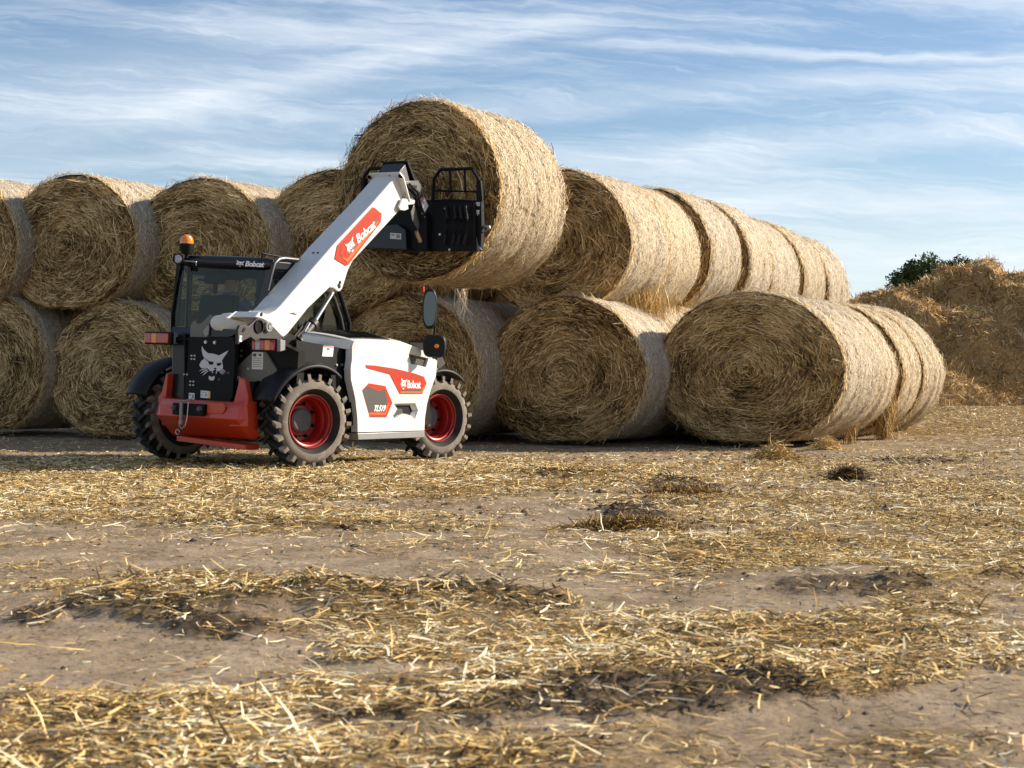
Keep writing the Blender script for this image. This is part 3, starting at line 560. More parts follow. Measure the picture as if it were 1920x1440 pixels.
# ------------------------------------------------------------------ trees beyond
M_leaf = straw_mat('leaves', [(0, (.020, .034, .008)), (.5, (.055, .085, .020)), (1, (.13, .17, .045))], .6)
M_bark = mat('bark', (.10, .075, .05), .9, noise=.4, bump=.8)
def tree(loc, H, lobes, nleaf, label, seed, lsize=.09):
    root = empty('bushy_tree', loc); tag(root, label, 'tree', 'trees beyond the stack'); rng = np.random.RandomState(seed)
    bm = bmesh.new()
    def limb(p0, p1, r0, r1):
        p0, p1 = Vector(p0), Vector(p1); d = p1-p0; q = d.to_track_quat('Z', 'Y'); pr = None
        for k in range(5):
            f = k/4; c = p0+d*f+Vector((math.sin(f*5+seed)*.04, math.cos(f*4)*.04, 0))*f; rr = r0+(r1-r0)*f
            ring = [bm.verts.new(c+q@Vector((math.cos(a)*rr, math.sin(a)*rr, 0))) for a in [i*math.pi/4 for i in range(8)]]
            if pr:
                for i in range(8): bm.faces.new((pr[i], pr[(i+1) % 8], ring[(i+1) % 8], ring[i]))
            pr = ring
    limb((0, 0, -.2), (0, 0, H*.5), .13, .09)
    for (x, y, z, r) in lobes: limb((0, 0, H*.42), (x, y, z-r*.2), .07, .02)
    me = bpy.data.meshes.new('trunk'); bm.to_mesh(me); bm.free(); me.materials.append(M_bark); link('trunk', me, root)
    P = []; 
    for (x, y, z, r) in lobes:
        n = int(nleaf*r**2); d = rng.normal(0, 1, (n*2, 3)); d /= np.linalg.norm(d, axis=1, keepdims=True)
        p = d*(rng.rand(n*2, 1)**.4)*r*(.65+.75*fbm(d[:, 0]*2.5, d[:, 1]*2.5, d[:, 2]*2.5+seed, 3)[:, None])*np.array([1, 1, .85]) + np.array([x, y, z])
        keep = fbm(p[:, 0]*4, p[:, 1]*4, p[:, 2]*4, 2, seed) > .42; P.append(p[keep])
    p = np.concatenate(P); n = len(p); d = rng.normal(0, 1, (n, 3))+np.array([0, 0, .3]); d /= np.linalg.norm(d, axis=1, keepdims=True); L = rng.uniform(.6, 1.3, n)*lsize
    tn = np.clip(rng.rand(n)*.6+.4*fbm(p[:, 0]*2, p[:, 1]*2, p[:, 2]*2, 2), 0, 1)
    V, F, T = ribbons(p-d*L[:, None]/2, p+d*L[:, None]/2, L*.45, rng.normal(0, 1, (n, 3)), np.zeros((n, 3)), tn, rng)
    link('crown', np_mesh('crown', V, F, M_leaf, attrs={'tint': T}), root)
q = at(1742, 545, 50); tree((q.x, q.y, .6), 3.6, [(-.1, 0, 3.75, .62), (-.75, .1, 3.4, .5), (.45, 0, 3.6, .5), (1.0, .2, 3.85, .45), (1.35, .1, 3.75, .4), (-.25, 0, 2.7, .9), (.7, .2, 2.8, .8), (.25, -.1, 3.95-.2, .34), (1.25, 0, 3.3, .45), (1.6, .1, 3.1, .45), (-.35, 0, 3.75, .4)], 3400, 'dark green bushy tree rising behind the straw heap', 3)
q = at(508, 380, 50); tree((q.x, q.y, .6), 6.0, [(-.15, 0, 5.72, .36), (-.4, 0, 5.4, .5), (.3, 0, 5.45, .45), (0, 0, 4.8, .8), (.75, .1, 5.35, .35)], 2600, 'small green treetop peeping over the upper bales left of the boom', 5)

# ------------------------------------------------------------------ telehandler
# local frame of the machine: x = right (v), y = forward (u), z = up; traced outlines are laid on planes of this frame
def _on(n, d, px, py):
    r = Vector(((px-960)/FPX, 1, (HOR-py)/FPX)); C0 = Vector((0, 0, CAMH))
    t = (d-(C0-MO).dot(n))/r.dot(n); q = C0+r*t-MO
    return Vector((q.dot(mV), q.dot(mU_), q.dot(mW)))
def sv(v, *pts): return [_on(mV, v, *p) for p in pts]        # side plane at x = v
def su(u, *pts): return [_on(mU_, u, *p) for p in pts]       # rear-facing plane at y = u
white = mat('white paint', (.63, .617, .59), .32, noise=.03, nscale=2, coat=.15, dirt=.34, dirtcol=(.44, .37, .28))
black = mat('black satin steel', (.005, .005, .0055), .55, spec=.18, noise=.15, nscale=4, dirt=.25, dirtcol=(.03, .025, .02))
blackpl = mat('black moulded plastic', (.008, .008, .010), .5, spec=.25, noise=.1, nscale=9, bump=.15, bscale=300, dirt=.35, dirtcol=(.05, .042, .035))
cabpaint = mat('dark cab paint', (.006, .007, .011), .34, spec=.3, noise=.1, coat=.2, dirt=.15, dirtcol=(.03, .028, .025))
grey = mat('grey frame paint', (.022, .020, .018), .5, noise=.12, nscale=5, dirt=.45, dirtcol=(.05, .043, .035))  # darkened copy: shade on the right pedestal plate is put into the colour
grey2 = mat('dusty frame paint lightened for shade', (.15, .137, .12), .55, noise=.15, nscale=5, dirt=.5, dirtcol=(.21, .185, .15))  # base lightened to offset shade on the rear-facing plates, dirt on top
lgrey = mat('light grey steel', (.24, .24, .24), .4, noise=.1, dirt=.4, metal=.2)
red = mat('orange red paint', (.50, .045, .014), .34, noise=.05, nscale=3, coat=.25, dirt=.18, dirtcol=(.26, .10, .06))
rimred = mat('red rim paint', (.27, .008, .006), .38, noise=.08, nscale=6, coat=.15, dirt=.30, dirtcol=(.24, .09, .06))
orange = mat('orange decal', (.42, .026, .005), .45, spec=.25, noise=.04)
dorange = mat('pale orange decal', (.60, .13, .03), .45, spec=.25)
dark = mat('dark decal', (.055, .045, .042), .5, noise=.1)
drk2 = mat('brown red decal', (.22, .030, .012), .5)
decalw = mat('white decal', (.82, .82, .83), .45)
emblemg = mat('pale grey emblem', (.56, .55, .60), .5)
chrome = mat('polished steel', (.72, .72, .73), .18, metal=1.0)
steel = mat('zinc bolt steel', (.55, .55, .54), .35, metal=.8)
bronze = mat('bronze pin', (.52, .36, .20), .35, metal=.7)
tyremat = mat('dusty tyre rubber', (.16, .135, .11), .85, noise=.35, nscale=9, bump=.3, bscale=70, dirt=.95, dirtcol=(.40, .32, .245))
tread_shade_mat = mat('black tread rubber and recess shade', (.012, .012, .011), .8, noise=.3, nscale=9, bump=.3, bscale=60, dirt=.6, dirtcol=(.07, .058, .045))
hubm = mat('dusty hub', (.085, .083, .08), .6, noise=.2, nscale=8, dirt=.6, dirtcol=(.20, .175, .14))
silver = mat('silver bracket', (.17, .17, .17), .35, metal=.6, noise=.1, dirt=.3)
grillm = mat('black grille', (.02, .02, .02), .5, noise=.3, dirt=1.0, nscale=30, dirtcol=(.55, .45, .24))
paper = mat('sticker white', (.72, .72, .70), .6); papg = mat('sticker print', (.28, .28, .28), .6); papr = mat('sticker red', (.62, .12, .08), .6); papy = mat('sticker yellow', (.80, .52, .05), .6)
def glassy(name, tint, op=.75):
    m = bpy.data.materials.new(name); m.use_nodes = True; t = m.node_tree; t.nodes.clear()
    tr = N('ShaderNodeBsdfTransparent', t); tr.inputs[0].default_value = (*tint, 1)
    gl = N('ShaderNodeBsdfGlossy', t); gl.inputs['Roughness'].default_value = .02; gl.inputs[0].default_value = (.9, .95, 1, 1)
    fr = N('ShaderNodeLayerWeight', t); fr.inputs['Blend'].default_value = .5
    mx = N('ShaderNodeMixShader', t); t.links.new(M_(t, 'ADD', M_(t, 'MULTIPLY', M_(t, 'POWER', fr.outputs['Facing'], 4.0), .8), .022), mx.inputs[0]); t.links.new(tr.outputs[0], mx.inputs[1]); t.links.new(gl.outputs[0], mx.inputs[2])
    o = N('ShaderNodeOutputMaterial', t); t.links.new(mx.outputs[0], o.inputs[0]); return m
glass = glassy('tinted cab glass', (.66, .74, .75)); clear = glassy('clear lens', (.8, .8, .8))
def plastic_lens(name, col, em=0):
    m = bpy.data.materials.new(name); m.use_nodes = True; t = m.node_tree; b = t.nodes['Principled BSDF']
    b.inputs['Base Color'].default_value = (*col, 1); b.inputs['Roughness'].default_value = .12; b.inputs['Coat Weight'].default_value = .6
    b.inputs['Transmission Weight'].default_value = .1; b.inputs['Subsurface Weight'].default_value = 0
    c = N('ShaderNodeTexCoord', t); wv = N('ShaderNodeTexWave', t); wv.inputs['Scale'].default_value = 60; t.links.new(c.outputs['Object'], wv.inputs[0])
    bp = N('ShaderNodeBump', t); bp.inputs['Strength'].default_value = .5; bp.inputs['Distance'].default_value = .003; t.links.new(wv.outputs['Fac'], bp.inputs['Height']); t.links.new(bp.outputs[0], b.inputs['Normal'])
    return m
redlens = plastic_lens('red lens', (.45, .007, .006)); amblens = plastic_lens('amber lens', (.80, .24, .012)); clrlens = plastic_lens('clear reversing lens', (.40, .38, .42)); beaconm = plastic_lens('amber beacon dome', (.90, .24, .01))

class B:      # collects shapes into ONE mesh object
    def __init__(s): s.bm = bmesh.new()
    def _mi(s, faces, mi):
        for f in faces: f.material_index = mi
    def box(s, c, size, rot=None, mi=0):
        r = bmesh.ops.create_cube(s.bm, size=1.0); M = Matrix.Translation(c) @ (rot.to_4x4() if rot else Matrix.Identity(4)) @ Matrix.Diagonal((*size, 1))
        bmesh.ops.transform(s.bm, matrix=M, verts=r['verts']); s._mi({f for v in r['verts'] for f in v.link_faces}, mi); return s
    def prism(s, pts, vec, mi=0):
        vec = Vector(vec); a = [s.bm.verts.new(p) for p in pts]; b = [s.bm.verts.new(Vector(p)+vec) for p in pts]; n = len(pts)
        fs = [s.bm.faces.new(a[::-1]), s.bm.faces.new(b)]+[s.bm.faces.new((a[i], a[(i+1) % n], b[(i+1) % n], b[i])) for i in range(n)]
        bmesh.ops.recalc_face_normals(s.bm, faces=fs); s._mi(fs, mi); tr = bmesh.ops.triangulate(s.bm, faces=fs[:2]); s._mi(tr['faces'], mi); return s
    def loft(s, rings, mi=0, cap=True):
        vs = [[s.bm.verts.new(p) for p in r] for r in rings]; n = len(rings[0]); fs = []
        for a, b in zip(vs, vs[1:]):
            for i in range(n): fs.append(s.bm.faces.new((a[i], a[(i+1) % n], b[(i+1) % n], b[i])))
        caps = []
        if cap: caps = [s.bm.faces.new(vs[0][::-1]), s.bm.faces.new(vs[-1])]
        bmesh.ops.recalc_face_normals(s.bm, faces=fs+caps); s._mi(fs+caps, mi)
        if caps: tr = bmesh.ops.triangulate(s.bm, faces=caps); s._mi(tr['faces'], mi)
        return s
    def tube(s, pts, r, seg=10, mi=0, taper=None):
        pts = [Vector(p) for p in pts]; rings = []
        for i, p in enumerate(pts):
            d = (pts[min(i+1, len(pts)-1)]-pts[max(i-1, 0)]).normalized(); q = d.to_track_quat('Z', 'Y'); rr = r if taper is None else taper[i]
            rings.append([p+q@Vector((math.cos(a)*rr, math.sin(a)*rr, 0)) for a in [2*math.pi*k/seg for k in range(seg)]])
        return s.loft(rings, mi)
    def lathe(s, prof, c, axis, seg=32, mi=0):      # prof: (distance along axis, radius)
        q = Vector(axis).normalized().to_track_quat('Z', 'Y'); c = Vector(c)
        rings = [[c+q@Vector((math.cos(a)*rr, math.sin(a)*rr, h)) for a in [2*math.pi*k/seg for k in range(seg)]] for h, rr in prof]
        return s.loft(rings, mi)
    def sheet(s, rings, mi=0):
        vs = [[s.bm.verts.new(p) for p in r] for r in rings]; fs = []
        for a, b in zip(vs, vs[1:]):
            for i in range(len(a)-1): fs.append(s.bm.faces.new((a[i], a[i+1], b[i+1], b[i])))
        s._mi(fs, mi); return s
    def build(s, name, mats, parent=None, bevel=0.0, smooth=30, solid=0.0, label=None):
        me = bpy.data.meshes.new(name); s.bm.to_mesh(me); s.bm.free()
        for m in (mats if isinstance(mats, (list, tuple)) else [mats]): me.materials.append(m)
        for p in me.polygons: p.use_smooth = smooth > 0
        if smooth: me.set_sharp_from_angle(angle=R(smooth))
        o = link(name, me, parent)
        if solid: m = o.modifiers.new('solid', 'SOLIDIFY'); m.thickness = solid; m.offset = 0
        if bevel: m = o.modifiers.new('bevel', 'BEVEL'); m.width = bevel; m.segments = 2; m.limit_method = 'ANGLE'; m.angle_limit = R(40); m.harden_normals = False
        if label: o['label'] = label
        return o
def cut(o, cutter_b):         # boolean recess, applied at once; the cutter is not kept
    c = cutter_b.build('cutter', [], TH, smooth=0)
    m = o.modifiers.new('cut', 'BOOLEAN'); m.object = c; m.operation = 'DIFFERENCE'; m.solver = 'EXACT'
    bv = [x for x in o.modifiers if x.type == 'BEVEL']
    while len(o.modifiers) > 1 and o.modifiers[0] != m and o.modifiers[-1] == m and bv: 
        o.modifiers.move(len(o.modifiers)-1, 0); break
    for x in bv: x.show_viewport = False
    dg = bpy.context.evaluated_depsgraph_get(); me = bpy.data.meshes.new_from_object(o.evaluated_get(dg))
    for x in bv: x.show_viewport = True
    o.modifiers.remove(m); o.data = me; bpy.data.objects.remove(c)

TH = empty('telehandler'); TH.matrix_world = MM
tag(TH, 'compact white telehandler with black cab and orange red rear lifting a bale', 'telehandler')

# decals: shapes laid on a surface through an affine box (bottom-left, bottom-right, top-left)
def affine(bl, br, tl, off):
    bl, br, tl = Vector(bl), Vector(br), Vector(tl); ex, ey = br-bl, tl-bl; n = ex.cross(ey).normalized()*off
    return lambda x, y, z=0.0: bl+ex*x+ey*y+n+n.normalized()*z
def text_mesh(name, s, A, m, parent, shear=0.0, bold=.02, sx_=1.0):
    cu = bpy.data.curves.new('t', 'FONT'); cu.body = s; cu.offset = bold; cu.shear = shear; cu.resolution_u = 3; cu.space_character = .92
    o = bpy.data.objects.new('t', cu); COL.objects.link(o); dg = bpy.context.evaluated_depsgraph_get(); dg.update()
    me = bpy.data.meshes.new_from_object(o.evaluated_get(dg)); bpy.data.objects.remove(o)
    co = np.array([v.co[:] for v in me.vertices]); lo, hi = co.min(0), co.max(0)
    for v in me.vertices: v.co = A((v.co.x-lo[0])/(hi[0]-lo[0]), (v.co.y-lo[1])/(hi[1]-lo[1]))
    me.materials.clear(); me.materials.append(m); return link(name, me, parent)
HEAD = [(275, 65), (300, 110), (335, 145), (365, 165), (410, 168), (460, 178), (505, 195), (560, 165), (632, 125), (610, 165), (575, 215), (548, 262), (560, 320), (565, 368), (545, 372), (535, 392), (505, 405), (480, 400), (462, 372), (440, 395), (415, 408), (390, 400), (372, 380), (350, 360), (300, 368), (265, 358), (245, 320), (270, 270), (312, 235), (285, 180), (272, 120)]
LIGHT = [HEAD, [(380, 465), (398, 470), (410, 484), (455, 465), (455, 500), (440, 527), (395, 527), (375, 505)], [(418, 412), (424, 436), (438, 412)], [(470, 408), (474, 448), (489, 405)],
         [(238, 408), (285, 375), (345, 366), (345, 376), (290, 386)], [(260, 440), (300, 400), (352, 380), (360, 390), (310, 412)], [(290, 465), (320, 425), (364, 395), (371, 404), (330, 436)],
         [(605, 422), (578, 385), (547, 374), (541, 383), (566, 394)], [(590, 440), (562, 405), (538, 392), (531, 401), (552, 416)], [(570, 450), (549, 425), (525, 408), (519, 416), (540, 433)]]
DARKP = [[(360, 268), (440, 280), (430, 315), (385, 320)], [(478, 298), (545, 290), (530, 325), (490, 335)], [(440, 360), (482, 358), (462, 388)], [(312, 232), (330, 238), (372, 268), (366, 274)], [(416, 404), (490, 402), (478, 450), (446, 468), (424, 445)]]
def emblem(name, A, ml, md, parent, dark_=True):
    b = B()
    f = lambda p, z: A((p[0]-238)/394.0, (527-p[1])/462.0, z)
    for i, P_ in enumerate(LIGHT):
        b.prism([f(p, -.0006) for p in P_], f((300, 300), .0010)-f((300, 300), 0))
    if dark_:
        for P_ in DARKP[:4]: b.prism([f(p, .0006) for p in P_], f((300, 300), .0016)-f((300, 300), 0), 1)
    return b.build(name, [ml, md], parent, smooth=0)
def sticker(parent, c0, ex, ey, n, kind=0, name='warning_sticker'):
    """c0 lower-left corner, ex/ey edge vectors, n outward normal"""
    c0, ex, ey, n = Vector(c0), Vector(ex), Vector(ey), Vector(n).normalized()
    b = B(); q = lambda x0, y0, x1, y1, z: [c0+ex*x0+ey*y0+n*z, c0+ex*x1+ey*y0+n*z, c0+ex*x1+ey*y1+n*z, c0+ex*x0+ey*y1+n*z]
    b.prism(q(0, 0, 1, 1, 0), n*.002, 0)
    if kind == 0:
        b.prism(q(.10, .74, .38, .92, .002), n*.0008, 1); b.prism(q(.60, .78, .85, .90, .002), n*.0008, 1)
        for k in range(5): b.prism(q(.08, .62-k*.12, .92-.1*(k % 2), .66-k*.12, .002), n*.0006, 2)
    elif kind == 1:
        b.prism(q(.02, .85, .98, .98, .002), n*.0006, 3); b.prism(q(.35, .62, .62, .80, .002), n*.0006, 1)
        for k in range(4): b.prism(q(.12, .50-k*.12, .88, .55-k*.12, .002), n*.0006, 2)
    elif kind == 2:
        b.prism(q(.80, .0, .99, .99, .002), n*.0006, 4); b.prism(q(.08, .72, .7, .80, .002), n*.0006, 2); b.prism(q(.08, .3, .2, .5, .002), n*.0006, 2); b.prism(q(.45, .3, .7, .55, .002), n*.0006, 2)
    else:
        b.prism(q(.1, .55, .4, .8, .002), n*.0006, 2); b.prism(q(.55, .2, .9, .8, .002), n*.0006, 2)
    return b.build(name, [paper, dark, papg, papr, papy], parent, smooth=0)
def bolts(pts, axis, r, parent, name='bolt', m=None, h=.012):
    for p in pts: B().lathe([(-.004, r*1.25), (.003, r*1.25), (.003, r), (h, r*.95), (h, .001)], p, axis, 12).build(name, m or steel, parent, smooth=30)

# --- wheels
def wheel_meshes():
    out = {}
    b = B(); prof = [(-.125, .245), (-.14, .30), (-.138, .345), (-.120, .375), (-.09, .386), (0, .390), (.09, .386), (.118, .376), (.137, .348), (.145, .318), (.142, .292), (.118, .272), (.088, .256), (.075, .240), (.05, .232), (-.06, .232), (-.10, .238)]
    seg = 64; rings = []
    for k in range(seg+1):
        a = 2*math.pi*k/seg; rings.append([Vector((h, math.cos(a)*r, math.sin(a)*r)) for h, r in prof+[prof[0]]])
    b.sheet(rings); bmesh.ops.remove_doubles(b.bm, verts=b.bm.verts, dist=1e-5); bmesh.ops.recalc_face_normals(b.bm, faces=b.bm.faces)
    # raised rim of the sidewall and lugs
    for f in b.bm.faces: f.material_index = 1 if (abs(f.calc_center_median().x) < .115 and f.calc_center_median().yz.length > .3) or f.calc_center_median().yz.length < .298 else 0  # inner sidewall ring coloured black to stand for shade in the recess
    n = 21
    for k in range(n):
        for sgn in (-1, 1):
            a0 = 2*math.pi*(k+(.5 if sgn > 0 else 0))/n
            def P(x, ang, r): return Vector((x, math.cos(ang)*r, math.sin(ang)*r))
            wA = .050; sl = -.20
            r0s = [(sgn*.146, .366, .392, 0), (sgn*.143, .368, .421, 0), (sgn*.10, .375, .429, sl*.35), (sgn*.045, .380, .430, sl*.8), (sgn*-.02, .380, .427, sl*1.25)]
            rings = [[P(x, a0+so-wA, lo), P(x, a0+so-wA*.8, hi), P(x, a0+so+wA*.8, hi), P(x, a0+so+wA, lo)] for x, lo, hi, so in r0s]
            nf = len(b.bm.faces); b.loft(rings, 1)
            b.bm.faces.ensure_lookup_table()
            for f in b.bm.faces[nf:]:
                if abs(f.calc_center_median().x) > .118: f.material_index = 0
    b.prism([Vector((0.139, math.cos(a)*.338, math.sin(a)*.338)) for a in [2*math.pi*k/48 for k in range(48)]], (.001, 0, 0), 1) if False else None
    out['tyre'] = b
    b = B(); pr = [(.118, .236), (.122, .244), (.128, .244), (.128, .232), (.108, .226), (.102, .214), (.070, .205), (.050, .206), (.038, .196), (-.02, .190), (-.055, .186), (-.058, .150), (-.040, .135), (-.038, .05), (-.06, .05), (-.065, .19), (-.08, .215), (-.12, .226), (-.124, .244), (-.118, .236)]
    rings = [[Vector((h, math.cos(2*math.pi*k/48)*r, math.sin(2*math.pi*k/48)*r)) for h, r in pr] for k in range(49)]
    b.sheet(rings); bmesh.ops.remove_doubles(b.bm, verts=b.bm.verts, dist=1e-5); bmesh.ops.recalc_face_normals(b.bm, faces=b.bm.faces); out['rim'] = b
    b = B(); b.lathe([(.0, .112), (.028, .112), (.034, .106), (.036, .098), (.040, .094), (.043, .06), (.044, .001)], (0, 0, 0), (1, 0, 0), 36); out['hub'] = b
    b = B()
    for k in range(8):
        a = 2*math.pi*(k+.5)/8; b.lathe([(.0, .017), (.010, .017), (.010, .012), (.032, .011), (.034, .001)], (0, math.cos(a)*.158, math.sin(a)*.158), (1, 0, 0), 8)
    out['bolts'] = b
    return out
WM = None
def wheel(pos, steer, mirror, spin):
    global WM
    r = empty('wheel', pos, parent=TH); r.rotation_euler = (0, 0, -steer+(math.pi if mirror else 0))
    if WM is None:
        m = wheel_meshes(); WM = {}
        for k, (b, ma) in {'tyre': (m['tyre'], [tyremat, tread_shade_mat]), 'rim': (m['rim'], [rimred]), 'hub_cap': (m['hub'], [hubm])}.items():
            WM[k] = b.build(k, ma, r, smooth=40)
        
        WM['rim'].location.x = -.035; WM['hub_cap'].location.x = -.075
        for k in range(8):
            bb = B(); bb.lathe([(.0, .017), (.010, .017), (.010, .012), (.032, .011), (.034, .001)], (0, math.cos(2*math.pi*(k+.5)/8)*.158, math.sin(2*math.pi*(k+.5)/8)*.158), (1, 0, 0), 8)
            WM['wheel_bolt%d' % k] = bb.build('wheel_bolt', [black], r, smooth=40); WM['wheel_bolt%d' % k].location.x = -.092
        cs = list(WM.values())
    else:
        cs = []
        for k, o in WM.items(): c = o.copy(); COL.objects.link(c); c.parent = r; cs.append(c)
    for c in cs: c.rotation_euler = (spin, 0, 0)
ST_ = R(13)
HUBX = .705
wheel((HUBX, -.02, .43), R(16), False, .10); wheel((.615, 2.25, .43), R(13), False, .23)
wheel((-.82, .0, .43), ST_, True, .4); wheel((-.80, 2.136, .43), ST_+R(2), True, .6)
# --- mudguards
def guard(pos, steer, sgn, a0, a1, w0, w1, rad=.515):
    b = B(); rings = []; n = 26
    for k in range(n+1):
        a = a0+(a1-a0)*k/n; fl = math.sin(math.pi*k/n); taper = 1-.25*abs(k/n-.45)**2*4
        xo = sgn*w1*taper; xi = sgn*w0
        sec = [(xi, rad-.02), (xi+(xo-xi)*.35, rad+.004), (xi+(xo-xi)*.42, rad+.018), (xi+(xo-xi)*.72, rad+.018), (xi+(xo-xi)*.80, rad+.006), (xi+(xo-xi)*.95, rad), (xo, rad-.012), (xo+sgn*.004, rad-.034)]
        rings.append([Vector((x, math.cos(a)*r_, math.sin(a)*r_)) for x, r_ in sec])
    b.sheet(rings); o = b.build('mudguard', blackpl, TH, smooth=50, solid=.007); o.location = pos; o.rotation_euler = (0, 0, -steer); return o
g1 = guard((HUBX, -.02, .43), ST_, 1, R(52), R(160), -.19, .165)
bolts([(-.13, math.cos(R(a))*.535, math.sin(R(a))*.535) for a in (118, 126)], (0, -.5, .8), .011, g1)
guard((.615, 2.25, .43), R(13), 1, R(48), R(150), -.19, .155, .50)
guard((-.82, 0, .43), ST_, -1, R(40), R(160), -.17, .19)
guard((-.80, 2.136, .43), ST_+R(2), -1, R(40), R(160), -.17, .165, .50)
# --- chassis: belly, axles
b = B(); b.box((0, .95, .50), (.62, 2.5, .34)); b.box((0, .0, .43), (1.1, .16, .16)); b.box((0, 2.136, .43), (1.1, .16, .16)); b.box((.02, .8, .74), (1.0, 1.9, .30)); b.box((.02, -.10, .60), (.7, .5, .34))
b.tube([(-.5, 0, .43), (.62, 0, .43)], .09, 14); b.tube([(-.5, 2.136, .43), (.62, 2.136, .43)], .09, 14)
b.build('chassis', black, TH, bevel=.01)
# --- rear frame plates
U_ = -.42
b = B(); b.prism(su(U_+.04, (322, 622), (346, 626), (346, 706), (345, 758), (307.5, 757), (310, 700), (322, 697)), (0, .30, 0)); b.build('rear_box', cabpaint, TH, bevel=.012)
b = B(); b.prism(su(U_, (353, 632), (439.5, 632), (441, 660), (436.5, 745), (428, 760), (343.5, 757), (347, 706), (351, 690)), (0, .05, 0)); plate = b.build('rear_plate', black, TH, bevel=.006)
A = affine(*su(U_, (372.5, 713), (427.5, 713.5), (374, 648.5)), off=.003)
emblem('cat_emblem', A, emblemg, black, plate)
ax = (0, -1, 0)
bolts(su(U_-.001, (386, 641.5), (403, 642.2)), ax, .013, plate, m=steel)
bolts(su(U_-.001, (360.2, 667), (365.8, 667), (360, 673.3), (365.4, 673.4), (358, 715.3), (363.7, 715.5), (357.7, 721.9), (363.3, 722.2)), ax, .007, plate)
bolts(su(U_-.001, (346.6, 702), (352, 702.2), (344.4, 753.4), (349.8, 753.6)), ax, .006, plate)
bolts(su(U_-.001, (429, 699.2), (412, 711.5)), ax, .010, plate, m=hubm)
q = su(U_, (376, 745.5), (394, 747), (376.5, 732)); sticker(plate, q[0], q[1]-q[0], q[2]-q[0], (0, -1, 0), 2)
q = su(U_, (354, 748.5), (364.5, 749.3), (354.6, 736.5)); sticker(plate, q[0], q[1]-q[0], q[2]-q[0], (0, -1, 0), 3)
# steel frame right of the plate (grey) and dark cheeks
b = B(); b.prism(su(-.30, (474, 659), (497, 659), (520, 697), (519, 706), (500, 730), (492, 718), (485, 714), (478, 716), (465, 740), (455, 740), (440, 700), (441, 690)), (0, .03, 0)); fr = b.build('frame_plate', grey2, TH, bevel=.004)
q = su(-.30, (472.3, 692.2), (492.8, 692.8), (473.2, 660)); sticker(fr, q[0], q[1]-q[0], q[2]-q[0], (0, -1, 0), 0)
bolts(su(-.301, (466, 691.5)), ax, .012, fr)
q = su(-.33, (441, 716), (449, 717), (441.6, 705)); sticker(fr, q[0], q[1]-q[0], q[2]-q[0], (0, -1, 0), 3)
b = B(); b.prism(su(-.27, (439, 632), (474, 655), (520, 640), (560, 660), (556, 720), (520, 760), (486, 800), (440, 800)), (0, .10, 0)); b.build('inner_cheek', black, TH)
bolts(su(-.275, (452.5, 657.5), (452, 667.5)), ax, .009, fr)
b = B(); b.prism(su(-.20, (515, 678), (531, 678), (523, 689)), (0, .01, 0)); b.build('gusset', grey, TH)
# --- counterweight
def prof(v, top, ridge_u, zt, low=.25, bk=-.25):    # rear profile ring (y, z) at x = v
    return [Vector((v, bk, zt)), Vector((v, ridge_u+.07, zt)), Vector((v, ridge_u+.02, top)), Vector((v, ridge_u, .435)), Vector((v, ridge_u+.17, low+.02)), Vector((v, ridge_u+.22, low)), Vector((v, bk+.05, low))]
b = B()
b.loft([prof(-.665, .50, -.46, .60, .34), prof(-.56, .53, -.56, .605, .27), prof(-.50, .54, -.60, .59), prof(.34, .54, -.60, .585, .25, -.30), prof(.40, .56, -.60, .60, .25, -.38), prof(.455, .55, -.54, .60, .28, -.40)])
cw = b.build('counterweight', red, TH, bevel=.008)
# side horns
z1 = su(-.50, (445.5, 765), (450, 719), (452, 707), (462.5, 712), (468.5, 745), (473, 763), (475, 800), (440, 800))
b = B(); b.loft([[p+Vector((-.02, -.05 if p.z < .62 else 0, 0)) for p in z1], [p+Vector((-.02, .06, -.0)) for p in z1]]); b.build('counterweight_horn', red, cw, bevel=.006)
z2 = su(-.46, (311.5, 701), (314.5, 700), (309.5, 757), (306, 800), (300, 785), (296, 745), (303, 735))
b = B(); b.loft([[p for p in z2], [p+Vector((0, .16, 0)) for p in z2]]); b.build('counterweight_horn', red, cw, bevel=.006)
q = su(-.53, (331, 819.5), (459.5, 837), (459, 846), (331, 829.5)); b = B(); b.prism([p+Vector((0, 0, .012)) for p in q], (0, .20, 0)); b.build('bottom_lip', red, cw, bevel=.004)
# access panel line and tow bracket
b = B(); b.box((-.13, -.612, .505), (.36, .055, .105)); hb = b.build('tow_bracket', black, TH, bevel=.005)
for x in (-.285, .015):
    b = B(); b.lathe([(0, .024), (.014, .024), (.014, .018), (.03, .018), (.032, .001)], (x, -.64, .515), ax, 16); b.build('tow_bolt', hubm, hb)
b = B(); b.tube([(-.18, -.668, .57), (-.18, -.668, .40)], .016, 12); b.lathe([(0, .021), (.03, .021), (.04, .012), (.045, .001)], (-.18, -.668, .40), (0, 0, -1), 12); b.tube([(-.215, -.665, .576), (-.14, -.668, .578), (-.06, -.665, .60)], .008, 8); tp = b.build('tow_pin', lgrey, hb)
b = B(); pts = [(-.10, -.668, .57), (-.105, -.674, .42), (-.12, -.68, .36), (-.16, -.682, .33), (-.19, -.68, .36), (-.18, -.678, .39)]; b.tube(pts, .0035, 6)
for i in range(12):
    a = i/11*math.pi*1.6; b.tube([(-.205+.022*math.cos(a), -.68, .30+.022*math.sin(a)), (-.205+.022*math.cos(a+.5), -.68, .30+.022*math.sin(a+.5))], .004, 6)
b.build('safety_chain', steel, tp)
b = B(); b.prism([Vector((.06, -.604, .48)), Vector((.235, -.604, .48)), Vector((.262, -.604, .51)), Vector((.262, -.604, .555)), Vector((.245, -.604, .575)), Vector((.06, -.604, .575))], (0, .012, 0)); b.build('access_cover', red, cw, bevel=.003)
